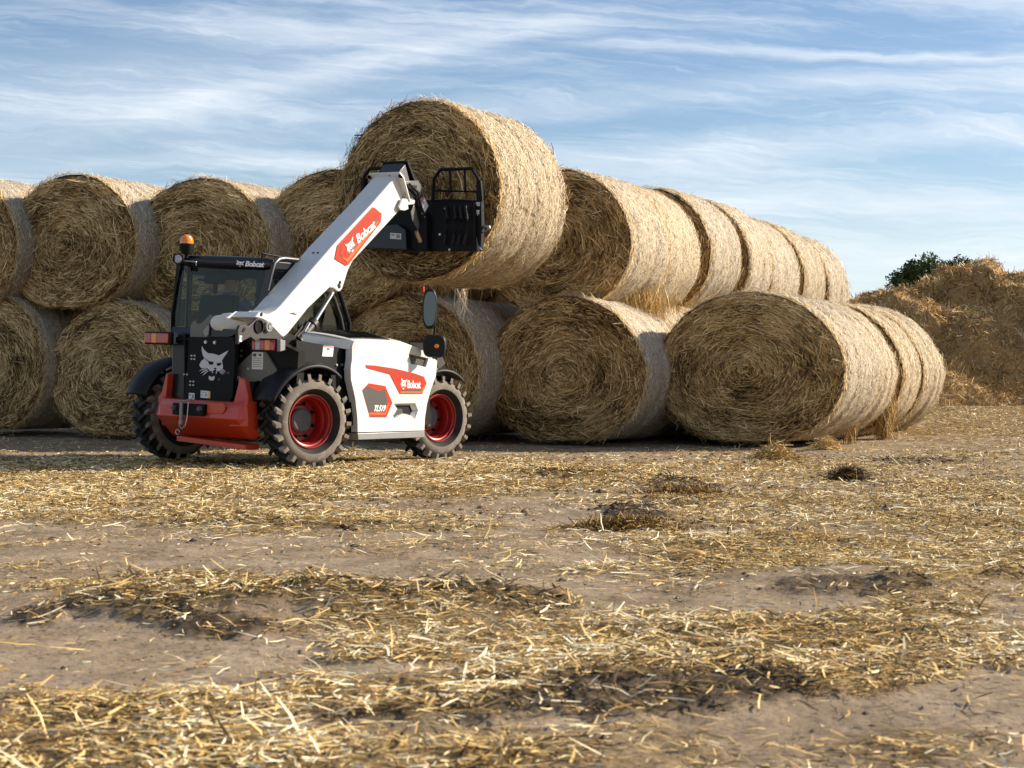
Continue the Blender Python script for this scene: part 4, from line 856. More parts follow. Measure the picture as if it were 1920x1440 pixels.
# --- boom pedestal
b = B(); b.prism(su(-.40, (356.2, 632), (357, 612), (361, 603.5), (366, 601), (369, 607), (378.5, 605.5), (393, 589.5), (401, 594), (404, 600), (391, 609), (392, 633)), (0, .012, 0)); pd = b.build('pedestal_plate', grey2, TH, bevel=.003)
b = B(); b.prism(su(-.38, (366, 609), (370, 605), (389, 610), (389, 632), (364, 632)), (0, .2, 0)); b.build('pedestal_block', black, TH)
b = B(); b.prism(su(-.43, (379.5, 622), (388, 611), (391.5, 609.5), (391.5, 616), (390.5, 628), (385, 632)), (0, .012, 0)); b.build('lock_plate', lgrey, TH, bevel=.002)
b = B(); b.prism(su(-.41, (393, 613), (424, 617), (448, 619), (436, 630), (426, 632), (391, 631.5)), (0, .22, 0)); b.build('cover_plate', cabpaint, TH, bevel=.004)
VB = .52
b = B(); b.prism(sv(VB+.03, (446, 646), (446.5, 618), (450, 610), (460, 609), (466, 612), (483, 597), (488, 595.5), (495, 598), (505, 605), (518, 618), (531, 636), (531, 646), (541, 651), (536, 660), (528, 655), (515, 640), (480, 640), (470, 632), (455, 640)), (-.03, 0, 0)); pr_ = b.build('pedestal_plate', grey, TH, bevel=.004)
b = B(); b.lathe([(-.02, .048), (.02, .048), (.024, .043), (.03, .043), (.03, .030), (.02, .030), (.02, .02), (.036, .02), (.036, .001)], sv(VB+.03, (500.5, 612.5))[0], (1, 0, 0), 28); b.build('pivot_pin', lgrey, pr_)
b = B(); b.lathe([(0, .06), (.012, .06), (.012, .052), (-.0, .052), (0, .001)], sv(VB+.032, (485, 612))[0], (1, 0, 0), 28); b.build('pivot_cap', black, pr_)
b = B(); b.prism(sv(VB+.032, (455.5, 617), (458, 614), (460, 616), (458, 622), (454, 622)), (.004, 0, 0)); b.build('lock_slot', black, pr_)
q = sv(VB+.032, (448.6, 640.5), (453, 641), (449, 629)); sticker(pr_, q[0], q[1]-q[0], q[2]-q[0], (1, 0, 0), 9)
# --- boom
side = sv(VB, (489, 584), (494, 587.5), (505, 589.2), (518, 582), (527, 573), (625.5, 459), (697, 383), (733.5, 341), (744, 329), (753, 337), (757, 352), (755, 372), (750, 394), (668, 483), (662, 489), (653, 507), (643, 540), (639, 545.5), (633, 547), (626.5, 541), (618.6, 539), (578, 578), (532.5, 635.5), (517, 620), (508, 611), (500, 603), (486, 597), (478, 595))
BW = .27
boom = B().prism(side, (-BW, 0, 0)).build('boom', white, TH, bevel=.012)
dv = (sv(VB, (697, 383))[0]-sv(VB, (527, 573))[0]).normalized()      # along the boom
nb = Vector((0, -dv.z, dv.y))                                          # out of the boom's top
# rear tail tube of the boom, between the pedestal plates
p0 = sv(VB-.14, (490, 600))[0]; p1 = su(-.36, (410, 607))[0]; p1.x = p0.x-.10
b = B(); d = (Vector(su(-.34, (407, 606))[0])-Vector(sv(VB-.16, (478, 604))[0]))
a0_ = sv(VB-.16, (486, 604))[0]; a1_ = su(-.42, (404, 605.5))[0]
b.loft([[a0_+(a1_-a0_)*f+Vector((0, math.cos(t)*rr*.55, 0))+Vector((math.cos(t)*rr*.6, 0, math.sin(t)*rr)) for t in [2*math.pi*k/24 for k in range(24)]] for f, rr in ((0, .085), (.60, .080), (.64, .088), (.78, .086), (.80, .072), (.96, .068), (1.0, .056))])
b.build('boom_tail', white, boom, smooth=40)
b = B(); b.prism([p+Vector((-BW-.02, 0, 0)) for p in sv(VB, (489, 584), (494, 587.5), (505, 589.2), (518, 582), (522, 590), (510, 606), (484, 600), (470, 597))], (.02, 0, 0)); b.build('boom_lug', white, boom, bevel=.004)
bolts(sv(VB+.001, (490, 589.5), (637.5, 529.5), (635, 535)), (1, 0, 0), .014, boom, m=black, h=.004)
b = B(); b.lathe([(0, .018), (.006, .018), (.006, .001)], sv(VB, (636, 537))[0], (1, 0, 0), 16); b.build('boom_pin', black, boom)
b = B(); b.prism(sv(VB+.0005, (543, 587), (551, 586), (557, 590.5), (552, 590), (545, 588.5)), (.002, 0, 0)); b.build('vent_slot', dark, boom)
# bolts on the boom's top
mid = VB-BW/2
for px_, py_ in ((587.5, 474), (596, 474), (706, 326), (713, 322), (731, 328.5), (736, 323.5)):
    r_ = Vector(((px_-960)/FPX, 1, (HOR-py_)/FPX)); C0 = Vector((0, 0, CAMH)); nw = mU_*nb.y+mW*nb.z; pl = sv(VB, (625.5, 459))[0]; PW = MO+mV*pl.x+mU_*pl.y+mW*pl.z
    t_ = (PW-C0).dot(nw)/r_.dot(nw); qq = C0+r_*t_-MO; lp = Vector((qq.dot(mV), qq.dot(mU_), qq.dot(mW)))
    if VB-BW < lp.x < VB: B().lathe([(-.004, .011), (.004, .011), (.004, .001)], lp, nb, 10).build('boom_bolt', black, boom)
# side badge
def badge(pts, z, th, m, parent, name='badge_panel', bev=0.0):
    return B().prism([p+Vector((z, 0, 0)) for p in sv(VB, *pts)], (th, 0, 0)).build(name, m, parent, smooth=0, bevel=bev)
bd = badge([(697.5, 388.5), (701, 389), (714.8, 400.5), (713, 417), (652, 497), (647.5, 498.5), (626.5, 485.5), (631.6, 460)], 0, .007, orange, boom, 'name_badge', .003)
badge([(696, 392), (710, 403.5), (708.5, 415), (650, 488), (634.5, 478.5), (637, 462)], .0072, .0010, drk2, bd, 'badge_line')
badge([(696.3, 394), (708.2, 404), (706.5, 414), (649.3, 486), (636, 477.5), (638.2, 463)], .0086, .0010, orange, bd, 'badge_field')
badge([(641, 481), (648.5, 486), (706.5, 414.5), (708.5, 416.5), (710, 415.5), (650.5, 491.5), (640.5, 484)], .0098, .0008, dorange, bd, 'badge_edge')
badge([(653, 472), (706, 407), (706.3, 412), (653.5, 479)], .0098, .0006, drk2, bd, 'badge_shade')
text_mesh('brand_text', 'Bobcat', affine(*sv(VB, (669.5, 457.5), (703.0, 426.5), (665.8, 440.5)), off=.0125), decalw, bd, bold=.018)
emblem('cat_emblem', affine(*sv(VB, (653, 480), (668, 461), (643.5, 459)), off=.0125), decalw, drk2, bd)
# --- boom head: collar, nose, brackets
ue = 1.86
col_pts = [sv(VB, (744, 327))[0], sv(VB, (757, 352))[0]]
e0 = sv(VB, (746, 327))[0]; 
def bx(along, up, x): return e0+dv*along+nb*up+Vector((x, 0, 0))
H_ = (sv(VB, (697, 383))[0]-sv(VB, (750, 394))[0]).length
b = B()
b.loft([[bx(a, .035, .05), bx(a, .035, -BW-.05), bx(a, -.02, -BW-.075), bx(a, -.30, -BW-.05), bx(a, -.30, .05), bx(a, -.02, .075)] for a in (-.035, -.012)]); b.build('boom_collar', white, boom, bevel=.006)
bolts([bx(-.037, .0, .048), bx(-.037, .0, -BW-.048)], -dv, .018, boom, m=black, h=.004)
b = B(); b.prism([bx(-.03, .01, -.015), bx(.20, .02, -.015), bx(.17, -.27, -.015), bx(-.03, -.28, -.015)], (-BW+.03, 0, 0)); ns = b.build('boom_nose', cabpaint, boom, bevel=.006)
b = B(); b.prism([bx(-.02, .005, 0.0), bx(.17, .015, 0.0), bx(.14, -.18, 0.0), bx(-.02, -.20, 0.0)], (-.012, 0, 0))
b.build('nose_cheek', silver, ns, bevel=.003)
b = B(); b.prism([bx(.195, .03, .015), bx(.22, .03, .015), bx(.25, -.45, .015), bx(.20, -.45, .015)], (-BW-.03, 0, 0)); b.build('nose_plate', black, ns, bevel=.003)
b = B(); b.prism(sv(VB+.035, (756, 341), (784, 338), (791, 350), (796, 362), (787, 370), (770, 374), (760, 365)), (-.006, 0, 0)); b.build('hose_bracket', silver, ns, bevel=.002)
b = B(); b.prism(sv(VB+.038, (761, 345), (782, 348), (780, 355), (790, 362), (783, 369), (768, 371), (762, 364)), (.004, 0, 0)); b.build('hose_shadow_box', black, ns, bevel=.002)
for k, (r_, off) in enumerate(((.012, 0), (.012, .028), (.009, -.022))):
    q = sv(VB+.05, (764, 350), (772, 356+k*2), (780, 366), (786, 392), (792, 420)); b = B(); b.tube([p+Vector((off*.5, off*.4, off)) for p in q], r_, 8); b.build('hose', black, ns)
b = B(); b.prism(sv(VB+.02, (752, 372), (776, 375), (774, 383), (762, 384), (763, 392), (756, 395), (748, 394), (745, 388)), (.02, 0, 0)); b.build('slide_block', white, ns, bevel=.004)
b = B(); b.prism(sv(VB+.06, (794, 364), (804.5, 386), (797.5, 401), (787, 378)), (-.006, 0, 0)); mk = b.build('marked_bracket', silver, ns, bevel=.002)
q = sv(VB+.061, (796, 399), (803.5, 386), (787.5, 378)); sticker(mk, q[0]*.92+q[1]*.04+q[2]*.04, (q[1]-q[0])*.85, (q[2]-q[0])*.85, (1, 0, 0), 1)
b = B(); b.prism(sv(VB+.03, (777, 382), (787, 410), (786, 425), (784, 431), (773, 412), (770.5, 397)), (-.008, 0, 0)); b.build('link_plate', silver, ns, bevel=.002)
b = B(); b.tube(sv(VB+.03, (780.5, 434), (788, 453)), .022, 14); b.build('pin', bronze, ns)
bolts(sv(VB+.06, (791, 400), (794.5, 407)), (1, 0, 0), .010, ns)
# --- carriage with guard on the bale
CU = 2.40
def rod(pts, r, b, seg=8): b.tube(pts, r, seg)
car = B(); car.prism(su(CU, (672, 405), (700, 398), (700, 372), (676, 366), (676, 333), (684, 333), (688, 360), (760, 372), (810, 375), (845, 373), (900, 376), (901, 471), (680, 466), (672, 440)), (0, .05, 0)); car = car.build('fork_carriage', black, TH, bevel=.006)
b = B(); q = su(CU-.03, (811, 378), (814, 335), (826, 318), (884, 316), (897, 336), (899.5, 378)); rod(q, .018, b); rod(su(CU-.03, (816, 357.5), (898, 359.5)), .010, b); rod(su(CU-.03, (843.5, 317.5), (846, 358)), .013, b); rod(su(CU-.03, (871, 317), (872.5, 358.5)), .013, b)
b.prism(su(CU-.035, (893, 332), (901, 338), (904, 372), (903, 400), (895, 400), (893, 372)), (0, .03, 0)); b.build('load_guard', black, car, bevel=.002)
b = B(); q = su(CU-.03, (680, 370), (683, 330), (694, 316), (742, 314)); rod(q, .018, b); rod(su(CU-.03, (684, 352), (745, 352)), .010, b); b.build('load_guard', black, car)
# body blocks with depth
b = B(); b.prism(su(CU-.22, (680, 425), (745, 420), (760, 430), (762, 468), (682, 465)), (0, .22, 0)); lb = b.build('carriage_box', cabpaint, car, bevel=.008)
q = su(CU-.221, (731.5, 447.5), (752, 449), (732, 436.5)); sticker(lb, q[0], q[1]-q[0], q[2]-q[0], (0, -1, 0), 3)
b = B(); b.prism(su(CU-.16, (704, 400), (775, 385), (800, 405), (800, 470), (762, 470), (760, 428), (720, 424)), (0, .16, 0)); b.prism(su(CU-.10, (800, 383), (816, 380), (828, 376), (842, 378), (890, 381), (890, 470), (800, 470)), (0, .10, 0)); b.build('carriage_body', black, car, bevel=.006)
for k, xx in enumerate((836, 852, 862, 873)):
    b = B(); b.tube(su(CU-.125-.01*k, (xx, 386), (xx+3, 410), (xx+1, 440), (xx-4, 458)), .014, 8); b.build('hose', blackpl, car)
bolts(su(CU-.101, (835, 391), (854, 401), (825, 439.5), (843, 468)), ax, .010, car)
b = B(); b.prism(su(CU-.06, (891, 378), (902, 378), (903, 420), (901, 470), (891, 470)), (0, .06, 0)); sp = b.build('side_post', black, car, bevel=.004)
emblem('cat_emblem', affine(*su(CU-.06, (892.3, 404), (900, 404.5), (892.3, 391)), off=.003), decalw, black, sp)
q = su(CU-.06, (892.8, 386), (899.6, 386.3), (892.8, 379)); sticker(sp, q[0], q[1]-q[0], q[2]-q[0], (0, -1, 0), 9)
b = B(); b.prism(su(CU-.03, (891, 421), (917, 422.5), (918, 428), (914, 431), (912, 426), (891, 425)), (0, .03, 0)); b.prism(su(CU-.03, (912, 431), (918, 429), (892, 444), (891, 441)), (0, .02, 0)); b.build('latch_hook', lgrey, car, bevel=.002)
b = B(); b.prism(su(CU-.07, (891, 443), (893, 444), (896, 458), (903, 469), (891, 471)), (0, .02, 0)); b.build('corner_plate', silver, car, bevel=.002)
for vx in (.02, .72):
    b = B(); b.loft([[Vector((vx+sx_*.05*k, y, z_+sz_*k)) for sx_, sz_ in ((-1, -.02), (1, -.02), (1, .02), (-1, .02))] for y, z_, k in ((CU+.04, 2.25, 1), (CU+.9, 2.25, .7))]); b.build('fork', black, car)
# --- lift cylinder and hoses under the boom
b = B(); c0, c1, c2 = sv(.40, (560, 640))[0], sv(.40, (589, 604))[0], sv(.40, (623, 549))[0]
b.tube([c0, c1], .045, 18); b.tube([c1-(c1-c0).normalized()*.05, c1], .055, 18); lc = b.build('lift_cylinder', grey, TH)
b = B(); b.tube([c1, c2], .024, 14); b.build('cylinder_rod', chrome, lc)
b = B(); b.tube(sv(.43, (571, 622), (581, 605)), .010, 8); b.build('cylinder_pipe', chrome, lc)
b = B(); b.tube(sv(.44, (556, 632), (568, 620), (576, 604)), .02, 8); b.tube(sv(.47, (545, 640), (556, 625), (566, 612)), .016, 8); b.tube(sv(.45, (538, 652), (550, 632), (560, 622)), .018, 8); b.build('hose', black, TH)
b = B(); p0, p1 = sv(.60, (549, 648))[0], sv(.60, (567, 690))[0]; b.tube([p0, p1], .062, 18); b.tube([p0, p0+(p0-p1).normalized()*.02], .07, 18); b.build('side_cylinder', black, TH)
b = B(); b.prism(sv(.64, (552, 640), (556, 645), (564, 660), (561, 664), (555, 652)), (.006, 0, 0)); b.build('cylinder_tag', lgrey, TH)
b = B(); b.prism(sv(.56, (531, 636), (545, 626), (556, 632), (548, 645), (541, 652)), (-.1, 0, 0)); b.build('boom_bracket', black, TH)
# --- bonnet
outline = sv(.80, (664, 640), (726, 640.5), (754, 642.5), (780, 652), (804, 664), (820, 676.5), (817.5, 705), (808, 731), (801, 757), (797, 784), (796, 807), (670.5, 810.5), (670, 784), (666, 747), (658, 712), (657.5, 690), (660, 673), (660.5, 649))
side_panel = B().prism(outline, (-.075, 0, 0)).build('bonnet_side', white, TH, bevel=0)
cb = B(); cb.prism([p+Vector((.01, 0, 0)) for p in sv(.80, (766.3, 663.2), (803.6, 672), (798.7, 688.6), (770.6, 682))], (-.05, 0, 0)); cut(side_panel, cb)
cb = B(); a_ = [p+Vector((.01, 0, 0)) for p in sv(.80, (737, 756), (779, 755), (785, 770), (779, 788), (772, 781), (752, 779), (741, 787), (736, 780), (745, 766))]
c_ = [p+Vector((-.06, 0, 0)) for p in sv(.80, (742, 762), (776, 761), (780, 770), (775, 780), (770, 776), (752, 774), (744, 780), (740, 776), (748, 768))]
cb.loft([a_, c_]); cut(side_panel, cb)
bv = side_panel.modifiers.new('bevel', 'BEVEL'); bv.width = .007; bv.segments = 2; bv.limit_method = 'ANGLE'; bv.angle_limit = R(50)
B().prism([p+Vector((-.030, 0, 0)) for p in sv(.80, (766, 663), (804, 671.5), (799, 689), (770, 682.5))], (-.01, 0, 0)).build('vent_mesh', grillm, side_panel)
B().prism([p+Vector((-.012, 0, 0)) for p in sv(.80, (745, 767), (756, 766.5), (757.5, 775.5), (747, 777), (739, 787), (736, 782), (742, 776))], (-.02, 0, 0)).build('latch_handle', dark, side_panel, bevel=.002)
b = B(); b.prism(sv(.805, (670.5, 812.2), (796.5, 808.2), (796.5, 820), (672, 825)), (-.20, 0, 0)); b.build('side_sill', lgrey, TH, bevel=.006)
# bonnet top: loft from the inner ridge to the outer panel edge
inn = [(.42, .27, 1.233), (.40, .85, 1.262), (.40, 1.25, 1.252), (.41, 1.52, 1.222), (.44, 1.75, 1.15), (.48, 1.93, 1.06)]
outp = sv(.80, (664, 640), (700, 640.2), (726, 640.5), (754, 642.5), (780, 652), (804, 664))
b = B(); rg = []
for (v0, u0, z0), po in zip(inn, outp):
    pi_ = Vector((v0, u0, z0)); rg.append([pi_.lerp(po, t)+Vector((0, 0, .012*math.sin(t*math.pi))) for t in (0, .12, .3, .5, .7, .88, 1)])
b.sheet(rg); b.build('bonnet_top', white, TH, solid=.012, smooth=50)
# rear edge band of the bonnet
q0 = [Vector((.42, .27, 1.233)), outp[0], outp[0]+Vector((0, -.004, -.085)), Vector((.44, .255, 1.15))]
b = B(); b.prism(q0, (0, .02, 0)); b.build('bonnet_rear_edge', white, TH, bevel=.004)
# grille on the top
def bt(s, t):      # point on the bonnet top; s along (0..1), t across
    f = s*(len(rg)-1); i = min(int(f), len(rg)-2); a = rg[i]; c = rg[i+1]; j = t*6; k = min(int(j), 5)
    return (a[k].lerp(a[k+1], j-k)).lerp(c[k].lerp(c[k+1], j-k), f-i)
b = B(); up_ = Vector((0, 0, .012))
for (s0, s1, t0, t1, t2, t3) in ((.03, .30, .16, .16, .90, .84),):
    pass
gp = [bt(.04, .18), bt(.2, .14), bt(.36, .14), bt(.50, .62), bt(.46, .9), bt(.30, .86), bt(.15, .82), bt(.04, .80)]
b.prism([p+Vector((0, 0, .008)) for p in gp], (0, 0, .006)); gr = b.build('top_grille', grillm, TH)
b = B()
for k in range(14):
    s_ = .05+k*.028; p, q = bt(s_, .18), bt(s_, .80); b.tube([p+Vector((0, 0, .017)), q+Vector((0, 0, .017))], .004, 5)
b.build('grille_bars', black, gr)
# engine bay side (black) behind the bonnet panel
b = B(); b.prism(sv(.70, (556, 638), (653, 656), (661, 700), (668, 760), (672, 812), (640, 820), (620, 700), (556, 690)), (-.05, 0, 0)); eb = b.build('engine_bay_panel', black, TH)
b = B(); b.box((.60, 1.3, .78), (.30, 1.35, .80)); b.build('engine_box', black, TH)
q = sv(.701, (604, 668), (623.5, 668.5), (606, 648.5)); sticker(eb, q[0], q[1]-q[0], q[2]-q[0], (1, 0, 0), 1)
bolts(sv(.702, (630.5, 684.5), (641, 684), (649.5, 685.5), (650, 670), (646, 692), (657, 733), (658.5, 742)), (1, 0, 0), .010, eb)
# decals on the bonnet
def hp(pts, z, m, name, parent, th=.0012): return B().prism([p+Vector((z, 0, 0)) for p in sv(.80, *pts)], (th, 0, 0)).build(name, m, parent, smooth=0)
z8 = lambda *pts: [(640+x/8, 620+y/8) for x, y in pts]
s1 = hp(z8((355, 515), (500, 522), (800, 568), (1100, 640), (1240, 690), (1282, 795), (1212, 952), (868, 952), (720, 660), (370, 565)), 0, drk2, 'name_stripe', side_panel)
hp(z8((362, 515), (500, 523), (800, 570), (1100, 644), (1236, 694), (1277, 795), (1205, 935), (880, 935), (728, 655), (376, 555)), .0013, orange, 'stripe_field', s1, .0008)
hp(z8((550, 562), (700, 580), (1000, 655), (1225, 722), (1235, 745), (1000, 675), (765, 615), (740, 628), (560, 582)), .0022, drk2, 'stripe_line', s1, .0006)
hp(z8((885, 912), (1195, 912), (1255, 800), (1272, 800), (1208, 934), (884, 934)), .0022, dorange, 'stripe_edge', s1, .0006)
hp(z8((905, 880), (1200, 880), (1192, 905), (915, 905)), .0022, dark, 'stripe_shade', s1, .0006)
text_mesh('brand_text', 'Bobcat', affine(*sv(.80, (763.7, 728), (788.3, 728.3), (763.7, 713)), off=.0034), decalw, s1, bold=.02)
emblem('cat_emblem', affine(*sv(.80, (750.5, 730), (762.5, 730), (750.8, 707.5)), off=.0034), decalw, drk2, s1)
s2 = hp(z8((410, 788), (660, 830), (765, 1080), (675, 1302), (425, 1302), (310, 895), (345, 855)), 0, orange, 'model_panel', side_panel)
hp(z8((312, 896), (395, 830), (545, 900), (655, 885), (690, 1060), (650, 1222), (408, 1222)), .0013, dark, 'panel_field', s2, .0008)
hp(z8((414, 1230), (655, 1230), (700, 1080), (712, 1080), (665, 1258), (420, 1258)), .0022, dorange, 'panel_edge', s2, .0006)
hp(z8((420, 1262), (662, 1262), (672, 1299), (427, 1299)), .0022, drk2, 'panel_bottom', s2, .0006)
text_mesh('model_text', 'TL519', affine(*sv(.80, (700.5, 771.5), (722, 771.5), (702, 759.5)), off=.0036), decalw, s2, shear=.25, bold=.03)
# --- cab
CB = .05
rw = su(CB, (338, 500), (350, 497), (420, 500), (493, 505), (497, 512), (486, 560), (470, 612), (322, 614), (323, 590), (330, 540))
cab = empty('cab', (0, 0, 0), parent=TH)
def pillar(pts, r, name='cab_pillar', m=None): return B().tube(pts, r, 12).build(name, m or cabpaint, cab)
v0, v1 = -.80, .23
zb, zt = .80, 1.93
# rear frame with opening
fo = su(CB, (334, 494), (345, 478), (520, 481), (528, 486), (500, 545), (486, 600), (480, 640), (322, 640), (322, 560))
b = B(); n = len(rw)
outer = su(CB-.01, (335, 487), (352, 485), (420, 488), (503, 494), (506, 505), (497, 560), (482, 622), (320, 624), (320.5, 590), (326, 540))
va = [b.bm.verts.new(p) for p in outer]; vb = [b.bm.verts.new(p) for p in rw]; vc = [b.bm.verts.new(p+Vector((0, .05, 0))) for p in rw]; vd = [b.bm.verts.new(p+Vector((0, .06, 0))) for p in outer]
for i in range(n):
    j = (i+1) % n; b.bm.faces.new((va[i], va[j], vb[j], vb[i])); b.bm.faces.new((vb[i], vb[j], vc[j], vc[i])); b.bm.faces.new((va[j], va[i], vd[i], vd[j]))
bmesh.ops.recalc_face_normals(b.bm, faces=b.bm.faces); b.build('rear_window_frame', cabpaint, cab, smooth=30)
b = B(); f = b.bm.faces.new([b.bm.verts.new(p+Vector((0, .02, 0))) for p in rw]); bmesh.ops.triangulate(b.bm, faces=[f]); b.build('rear_window', glass, cab, smooth=0)
# roof with rounded rear beam
rr_ = [su(CB-.02, (350, 486))[0], su(CB-.02, (508, 494))[0]]; zr = rr_[0].z
L0, R0 = su(CB-.02, (345, 489))[0], su(CB-.02, (512, 495))[0]
b = B(); rings = []
sec = []
for a in range(0, 181, 15):
    t = R(a); sec.append((-.052*math.sin(t)*1.0, .060*math.cos(t)))
for x in np.linspace(0, 1, 13):
    e = min(1, .35+math.sin(math.pi*min(max(x, .0), 1))*2.2)
    p = L0.lerp(R0, x); rings.append([p+Vector((0, y*(.4+.6*e)+.02, z*(.55+.45*e)-.0)) for y, z in sec])
b.loft(rings); rb = b.build('roof_beam', cabpaint, cab, smooth=40)
text_mesh('brand_text', 'Bobcat', affine(*su(CB-.095, (459.5, 499.6), (496, 501.2), (459.5, 489.2)), off=.001), decalw, rb, shear=.28, bold=.04)
emblem('cat_emblem', affine(*su(CB-.095, (442.5, 499.3), (459, 500), (442.8, 487.5)), off=.001), decalw, black, rb)
zroof = (L0.z+R0.z)/2
b = B(); b.loft([[Vector((v0+.03, CB+.02, L0.z+.03)), Vector((v1+.02, CB+.02, R0.z+.03)), Vector((v1+.02, CB+.02, R0.z-.05)), Vector((v0+.03, CB+.02, L0.z-.05))],
                 [Vector((v0+.05, .95, L0.z+.045)), Vector((v1, .95, R0.z+.05)), Vector((v1, .95, R0.z-.02)), Vector((v0+.05, .95, L0.z-.02))],
                 [Vector((v0+.08, 1.15, L0.z-.02)), Vector((v1-.02, 1.15, R0.z-.02)), Vector((v1-.02, 1.12, R0.z-.06)), Vector((v0+.08, 1.12, L0.z-.06))]])
b.build('roof', cabpaint, cab, bevel=.01)
b = B(); rod(sv(v1, (491, 490), (492, 475), (517, 480), (545, 484)), .009, b); b.build('roof_rail', black, cab)
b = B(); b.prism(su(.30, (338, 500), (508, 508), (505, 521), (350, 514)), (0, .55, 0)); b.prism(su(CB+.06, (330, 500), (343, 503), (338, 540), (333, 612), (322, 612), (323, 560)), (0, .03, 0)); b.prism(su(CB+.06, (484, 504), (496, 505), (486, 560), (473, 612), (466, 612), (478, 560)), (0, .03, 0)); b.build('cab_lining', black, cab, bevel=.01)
# corner hoop on the right side (rounded light edge), side window
hoop = sv(v1+.03, (503, 600), (497, 570), (501, 545), (508, 515), (514, 494), (522, 486), (532, 484.5), (556, 487), (590, 492), (607, 520), (626, 560), (638, 595), (644, 626))
pillar(hoop, .021, 'side_hoop', mat('grey hoop paint', (.028, .028, .032), .35, coat=.3))
b = B(); f = b.bm.faces.new([b.bm.verts.new(p+Vector((-.02, 0, 0))) for p in sv(v1+.03, *[(503, 600), (497, 570), (501, 545), (508, 515), (514, 494), (522, 486), (532, 484.5), (556, 487), (590, 492), (607, 520), (626, 560), (638, 595), (644, 626)])]); bmesh.ops.triangulate(b.bm, faces=[f]); b.build('side_window', glass, cab, smooth=0)
# left side: pillars and glass
LB = [Vector((v0, CB+.04, zb)), Vector((v0+.02, CB+.04, L0.z)), Vector((v0+.03, .98, L0.z)), Vector((v0+.01, 1.32, 1.35)), Vector((v0, 1.36, zb))]
pillar([LB[0], LB[1]], .028); pillar([LB[2], LB[3], LB[4]], .026); pillar([LB[1], LB[2]], .03)
pillar([Vector((v0, .72, zb)), Vector((v0+.02, .70, L0.z))], .022)
b = B(); f = b.bm.faces.new([b.bm.verts.new(p+Vector((.02, 0, 0))) for p in LB]); bmesh.ops.triangulate(b.bm, faces=[f]); b.build('side_window', glass, cab, smooth=0)
RB = [Vector((v1, 1.30, zb)), Vector((v1, 1.28, 1.35)), Vector((v1, 1.0, R0.z-.02))]
pillar(RB, .024)
b = B(); f = b.bm.faces.new([b.bm.verts.new(p) for p in (LB[4], LB[3], RB[1], RB[0])]); f = b.bm.faces.new([b.bm.verts.new(p) for p in (LB[3], LB[2], RB[2], RB[1])]); b.build('windscreen', glass, cab, smooth=0)
for x in (-.52, -.36): pillar([Vector((x, 1.30, .9)), Vector((x, 1.22, 1.45)), Vector((x+.01, 1.0, R0.z))], .017 if x < -.5 else .012, 'front_bar', black)
pillar([Vector((v0, 1.10, 1.62)), Vector((v1-.3, 1.10, 1.60))], .014, 'front_bar', black)
# lower cab shell
b = B(); b.box(((v0+v1)/2, .72, .72), (v1-v0-.02, 1.26, .62)); b.prism(su(CB, (322, 612), (480, 620), (480, 660), (322, 660)), (0, .03, 0)); b.build('lower_shell', cabpaint, cab, bevel=.01)
b = B(); b.prism(su(CB+.30, (338, 560), (352, 560), (352, 612), (336, 612)), (0, .02, 0)); b.tube([Vector((-.62, .35, 1.05)), Vector((-.60, .38, 1.35))], .02, 8); b.build('cab_console', black, cab)
# seat and wheel inside
S = su(.55, (436, 560))[0]; sxx = S.x
b = B(); b.box((sxx, .56, 1.06), (.44, .44, .10)); b.box((sxx, .33, 1.32), (.42, .10, .50), Matrix.Rotation(R(-8), 3, 'X')); b.box((sxx, .29, 1.66), (.055, .03, .16)); b.box((sxx, .28, 1.735), (.22, .07, .12)); b.build('operator_seat', black, cab, bevel=.03)
b = B(); c_ = Vector((sxx, 1.00, 1.36)); 
b.loft([[c_+Matrix.Rotation(R(-35), 3, 'X')@Vector((math.cos(a)*(.17+.014*math.cos(t)), math.sin(a)*(.17+.014*math.cos(t)), .014*math.sin(t))) for t in [2*math.pi*k/8 for k in range(8)]] for a in [2*math.pi*k/28 for k in range(29)]], cap=False); b.tube([c_, c_+Vector((0, .16, -.45))], .025, 8); b.box(c_, (.33, .03, .01)); b.build('steering_wheel', black, cab)
b = B(); b.tube(su(.95, (372, 524), (430, 529)), .012, 8); b.build('sun_blind_bar', black, cab)
# beacon, work lamp
bp = su(-.0, (350, 457))[0]
b = B(); b.lathe([(-.175, .016), (-.10, .018), (-.095, .05), (-.045, .066), (-.005, .070), (.0, .066), (0, .001)], bp, (0, 0, 1), 24); b.tube([bp+Vector((.0, 0, -.12)), bp+Vector((.03, 0, -.18))], .012, 8); bc = b.build('beacon', black, TH)
b = B(); b.lathe([(.0, .064), (.025, .065), (.052, .058), (.074, .042), (.085, .02), (.087, .001)], bp, (0, 0, 1), 28); b.build('beacon_dome', beaconm, bc, smooth=60)
b = B(); b.lathe([(.012, .022), (.08, .020), (.082, .001)], bp, (0, 0, 1), 12); b.build('beacon_reflector', chrome, bc)
wp = su(-.06, (334, 485.5))[0]
b = B(); b.lathe([(.055, .03), (.05, .042), (.0, .052), (-.012, .052), (-.012, .001)], wp, Vector((-.55, .9, 0)), 24); b.box(wp+Vector((.05, .03, -.03)), (.10, .014, .014)); b.box(wp+Vector((0.0, .03, -.07)), (.05, .05, .06)); wl = b.build('work_lamp', blackpl, TH)
b = B(); b.lathe([(0.012, .042), (.018, .036), (.02, .001)], wp, Vector((.30, -.95, .0)), 20); b.build('lamp_lens', clrlens, wl)
b = B(); b.tube([su(-.04, (345, 489))[0], su(-.06, (368, 491))[0], su(-.06, (368, 498))[0]], .006, 6); b.build('lamp_bracket', steel, wl)
